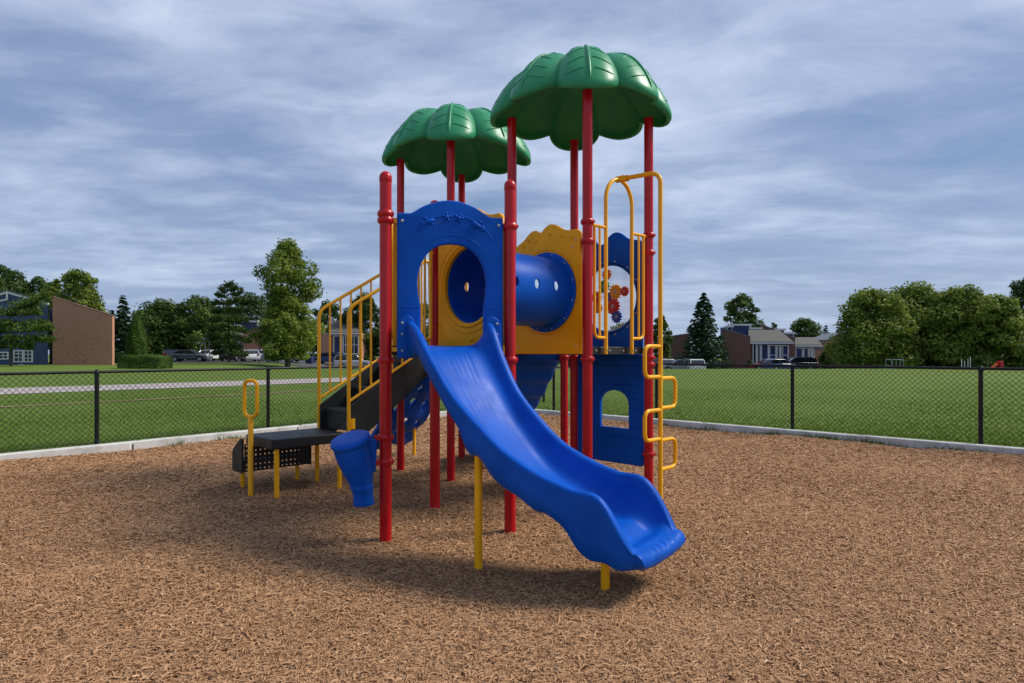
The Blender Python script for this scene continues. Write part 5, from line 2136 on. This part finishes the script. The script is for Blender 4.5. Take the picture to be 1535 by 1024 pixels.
b = W(464, 534, 78); z0 = lawn_h(b.x, 78)
rt = empty('storage_bin', (b.x, 78, z0), 'navy blue upright bin beside the tall tree trunk', 'bin')
m = MB(); m.box((b.x, 78, (z0 + .05 + b.z - .12) / 2), (.78, .8, b.z - .12 - z0 - .05)); m.build('body', M['navy_panel'], rt, bevel=.04)
m = MB(); m.box((b.x, 77.97, b.z - .05), (.86, .9, .12)); m.build('lid', M['navy_panel'], rt, bevel=.03)
m = MB()
for sx in (-.28, .28):
    m.lathe([(0, -.04), (.09, -.04), (.09, .04), (0, .04)], (b.x + sx, 77.62, z0 + .10), 10, (1, 0, 0))
m.build('wheel', M['tyre'], rt)

# dumpster beside a white shed under the big spruce
Z = 84
b = W(1047, 537, Z); z0 = lawn_h(b.x, Z)
rt = empty('dumpster', (b.x, Z, z0), 'blue metal dumpster under the big spruce', 'dumpster')
m = MB(); m.slab([(b.x - .85, Z - .6, z0 + .15), (b.x + .85, Z - .6, z0 + .15), (b.x + .85, Z - .6, b.z - .1), (b.x - .85, Z - .6, b.z - .1)], (0, 1.3, 0)); m.build('body', M['siding'], rt, bevel=.02)
m = MB(); m.slab([(b.x - .9, Z - .65, b.z - .095), (b.x + .9, Z - .65, b.z - .095), (b.x + .9, Z + .75, b.z + .12), (b.x - .9, Z + .75, b.z + .12)], (0, 0, .06)); m.build('lid', M['lamp_metal'], rt)
b = W(1031, 537, Z); z0 = lawn_h(b.x, Z)
rt = empty('utility_box', (b.x, Z, z0), 'white utility cabinet left of the blue dumpster', 'cabinet')
m = MB(); m.box((b.x, Z, (z0 + b.z) / 2), (.8, .7, b.z - z0)); o = m.build('body', M['white_trim'], rt, bevel=.03)
m = MB(); m.box((b.x, Z - .36, (z0 + b.z) / 2), (.62, .02, (b.z - z0) * .8)); m.build('door', M['white_trim'], rt, bevel=.008)

# white pipe goal frames and posts on the far field edge
Z = 58
for lab, x0, x1, t in (('small white and blue pipe frame on the far field under the trees', 1328, 1336, 539), ('wider white pipe frame on the far field under the trees', 1338, 1354.5, 539)):
    z0 = lawn_h(W(x0, 540, Z).x, Z)
    a, c = W(x0, t, Z), W(x1, t, Z)
    rt = empty('pipe_frame', ((a.x + c.x) / 2, Z, z0), lab, 'frame')
    m = MB(); m.tube([(a.x, Z, a.z), (c.x, Z, a.z)], .022, 8); m.build('crossbar', M['pipe'], rt)
    k = 2 if x1 - x0 < 10 else 4
    for i in range(k):
        xx = a.x + (c.x - a.x) * i / (k - 1)
        m = MB(); m.lathe([(.02, -.1), (.02, a.z - z0)], (xx, Z, z0), 8); m.build('leg', M['pipe'], rt)
for px, t, lab in ((1441.5, 538, 'leftmost of four thin white posts under the trees'), (1446, 541, 'shortest of four thin white posts under the trees'), (1451, 538, 'third of four thin white posts under the trees'), (1454.5, 534.5, 'tallest of four thin white posts under the trees')):
    b = W(px, t, Z); z0 = lawn_h(b.x, Z)
    m = MB(); m.lathe([(.025, -.1), (.025, b.z - z0 - .03), (.015, b.z - z0), (0, b.z - z0)], (b.x, Z, z0), 8)
    o = m.build('white_post', M['white_trim'], None, org=(b.x, Z, z0)); o.location = (b.x, Z, z0)
    o['label'] = lab; o['category'] = 'post'; o['group'] = 'thin white posts under the trees'
# small red spring rider / slide piece
b = W(1499, 541, Z); z0 = lawn_h(b.x, Z)
rt = empty('toddler_slide', (b.x, Z, z0), 'small red and orange toddler slide far off under the trees', 'slide')
hh = b.z - z0
m = MB(); m.slab([(b.x - .16, Z - .25, z0), (b.x + .16, Z - .25, z0), (b.x + .16, Z - .25, z0 + hh * .9), (b.x, Z - .25, z0 + hh), (b.x - .16, Z - .25, z0 + hh * .9)], (0, .5, 0)); m.build('tower', M['gear_red'], rt, bevel=.04)
m = MB(); m.slab([(b.x - .28, Z - .2, z0 + hh * .6), (b.x - .9, Z - .2, z0 + .03), (b.x - .9, Z - .2, z0 + .13), (b.x - .28, Z - .2, z0 + hh * .75)], (0, .4, 0)); m.build('chute', M['gear_orange'], rt, bevel=.03)

# ------------------------------------------------------------------ sky, sun, camera
SUN_EL, SUN_AZ = radians(47), radians(81)      # azimuth measured from +Y towards +X: from the right, slightly behind the structure
w = bpy.data.worlds.new('World'); SC.world = w
w.use_nodes = True
nt = w.node_tree; N = nt.nodes; L = nt.links
bg = N['Background']
sky = N.new('ShaderNodeTexSky'); sky.sky_type = 'NISHITA'; sky.sun_disc = False
sky.sun_elevation = SUN_EL; sky.sun_rotation = SUN_AZ
sky.air_density = 1.0; sky.dust_density = 1.2; sky.ozone_density = 1.5
SKY_K = .075
dirv = N.new('ShaderNodeTexCoord').outputs['Generated']
sep = N.new('ShaderNodeSeparateXYZ'); L.new(dirv, sep.inputs[0])
den = mathn(nt, 'ADD', mathn(nt, 'MAXIMUM', sep.outputs[2], 0.0), .10)
cxy = N.new('ShaderNodeCombineXYZ')
L.new(mathn(nt, 'DIVIDE', sep.outputs[0], den), cxy.inputs[0])
L.new(mathn(nt, 'DIVIDE', sep.outputs[1], den), cxy.inputs[1])


def cloud(rot, sx, sy, scale, det, rough, dist, off):
    mp = N.new('ShaderNodeMapping')
    mp.inputs['Rotation'].default_value = (0, 0, rot); mp.inputs['Scale'].default_value = (sx, sy, 1); mp.inputs['Location'].default_value = (off, off * .7, 0)
    L.new(cxy.outputs[0], mp.inputs['Vector'])
    return noise(nt, mp.outputs[0], scale, det, rough, dist).outputs['Fac']


c1 = cloud(.5, .80, 1.15, .72, 7, .54, .35, 3.1)
c2 = cloud(.3, .9, 1.4, 2.3, 8, .60, .35, 7.7)
c3 = cloud(.25, 1.0, .8, .35, 3, .5, .2, 1.2)
cf = mathn(nt, 'ADD', mathn(nt, 'ADD', mathn(nt, 'MULTIPLY', c1, .52), mathn(nt, 'MULTIPLY', c2, .30)), mathn(nt, 'MULTIPLY', c3, .28))
cr = ramp(nt, cf, [(.42, (0, 0, 0)), (.51, (.16, .16, .16)), (.58, (.42, .42, .42)), (.68, (.85, .85, .85)), (.74, (1, 1, 1))])
skyk = N.new('ShaderNodeVectorMath'); skyk.operation = 'SCALE'; skyk.inputs['Scale'].default_value = SKY_K
L.new(sky.outputs[0], skyk.inputs[0])
# thin cloud sheet everywhere, brighter streaks in it
veil = mixc(nt, .72, skyk.outputs[0], (.132, .208, .385))
col = mixc(nt, cr.outputs[0], veil, (.54, .61, .745))
hz = mathn(nt, 'POWER', mathn(nt, 'SUBTRACT', 1.0, mathn(nt, 'MAXIMUM', sep.outputs[2], 0.0), clamp=True), 7.0)
col = mixc(nt, mathn(nt, 'MULTIPLY', hz, .45), col, (.35, .445, .60))
L.new(col, bg.inputs['Color'])
bg.inputs['Strength'].default_value = 1.0

sl = bpy.data.lights.new('sun', 'SUN'); sl.energy = 3.0; sl.angle = radians(19); sl.color = (1, .94, .85)
so = bpy.data.objects.new('sun', sl); COL.objects.link(so)
sd = Vector((sin(SUN_AZ) * cos(SUN_EL), cos(SUN_AZ) * cos(SUN_EL), sin(SUN_EL)))
so.rotation_euler = (-sd).to_track_quat('-Z', 'Y').to_euler()
so.location = sd * 50

cd = bpy.data.cameras.new('camera'); co_ = bpy.data.objects.new('camera', cd); COL.objects.link(co_)
co_.location = (0, 0, CAMH); co_.rotation_euler = (pi / 2, 0, 0)
cd.sensor_width = 36; cd.lens = 36 * F / 1535
cd.shift_y = (YH - 512) / 1535
cd.clip_start = .05; cd.clip_end = 2000
SC.camera = co_
SC.view_settings.view_transform = 'Standard'; SC.view_settings.look = 'None'
SC.view_settings.exposure = .42; SC.view_settings.gamma = 1
SC.render.engine = 'CYCLES'
SC.cycles.max_bounces = 6; SC.cycles.transparent_max_bounces = 12
SC.cycles.use_denoising = True
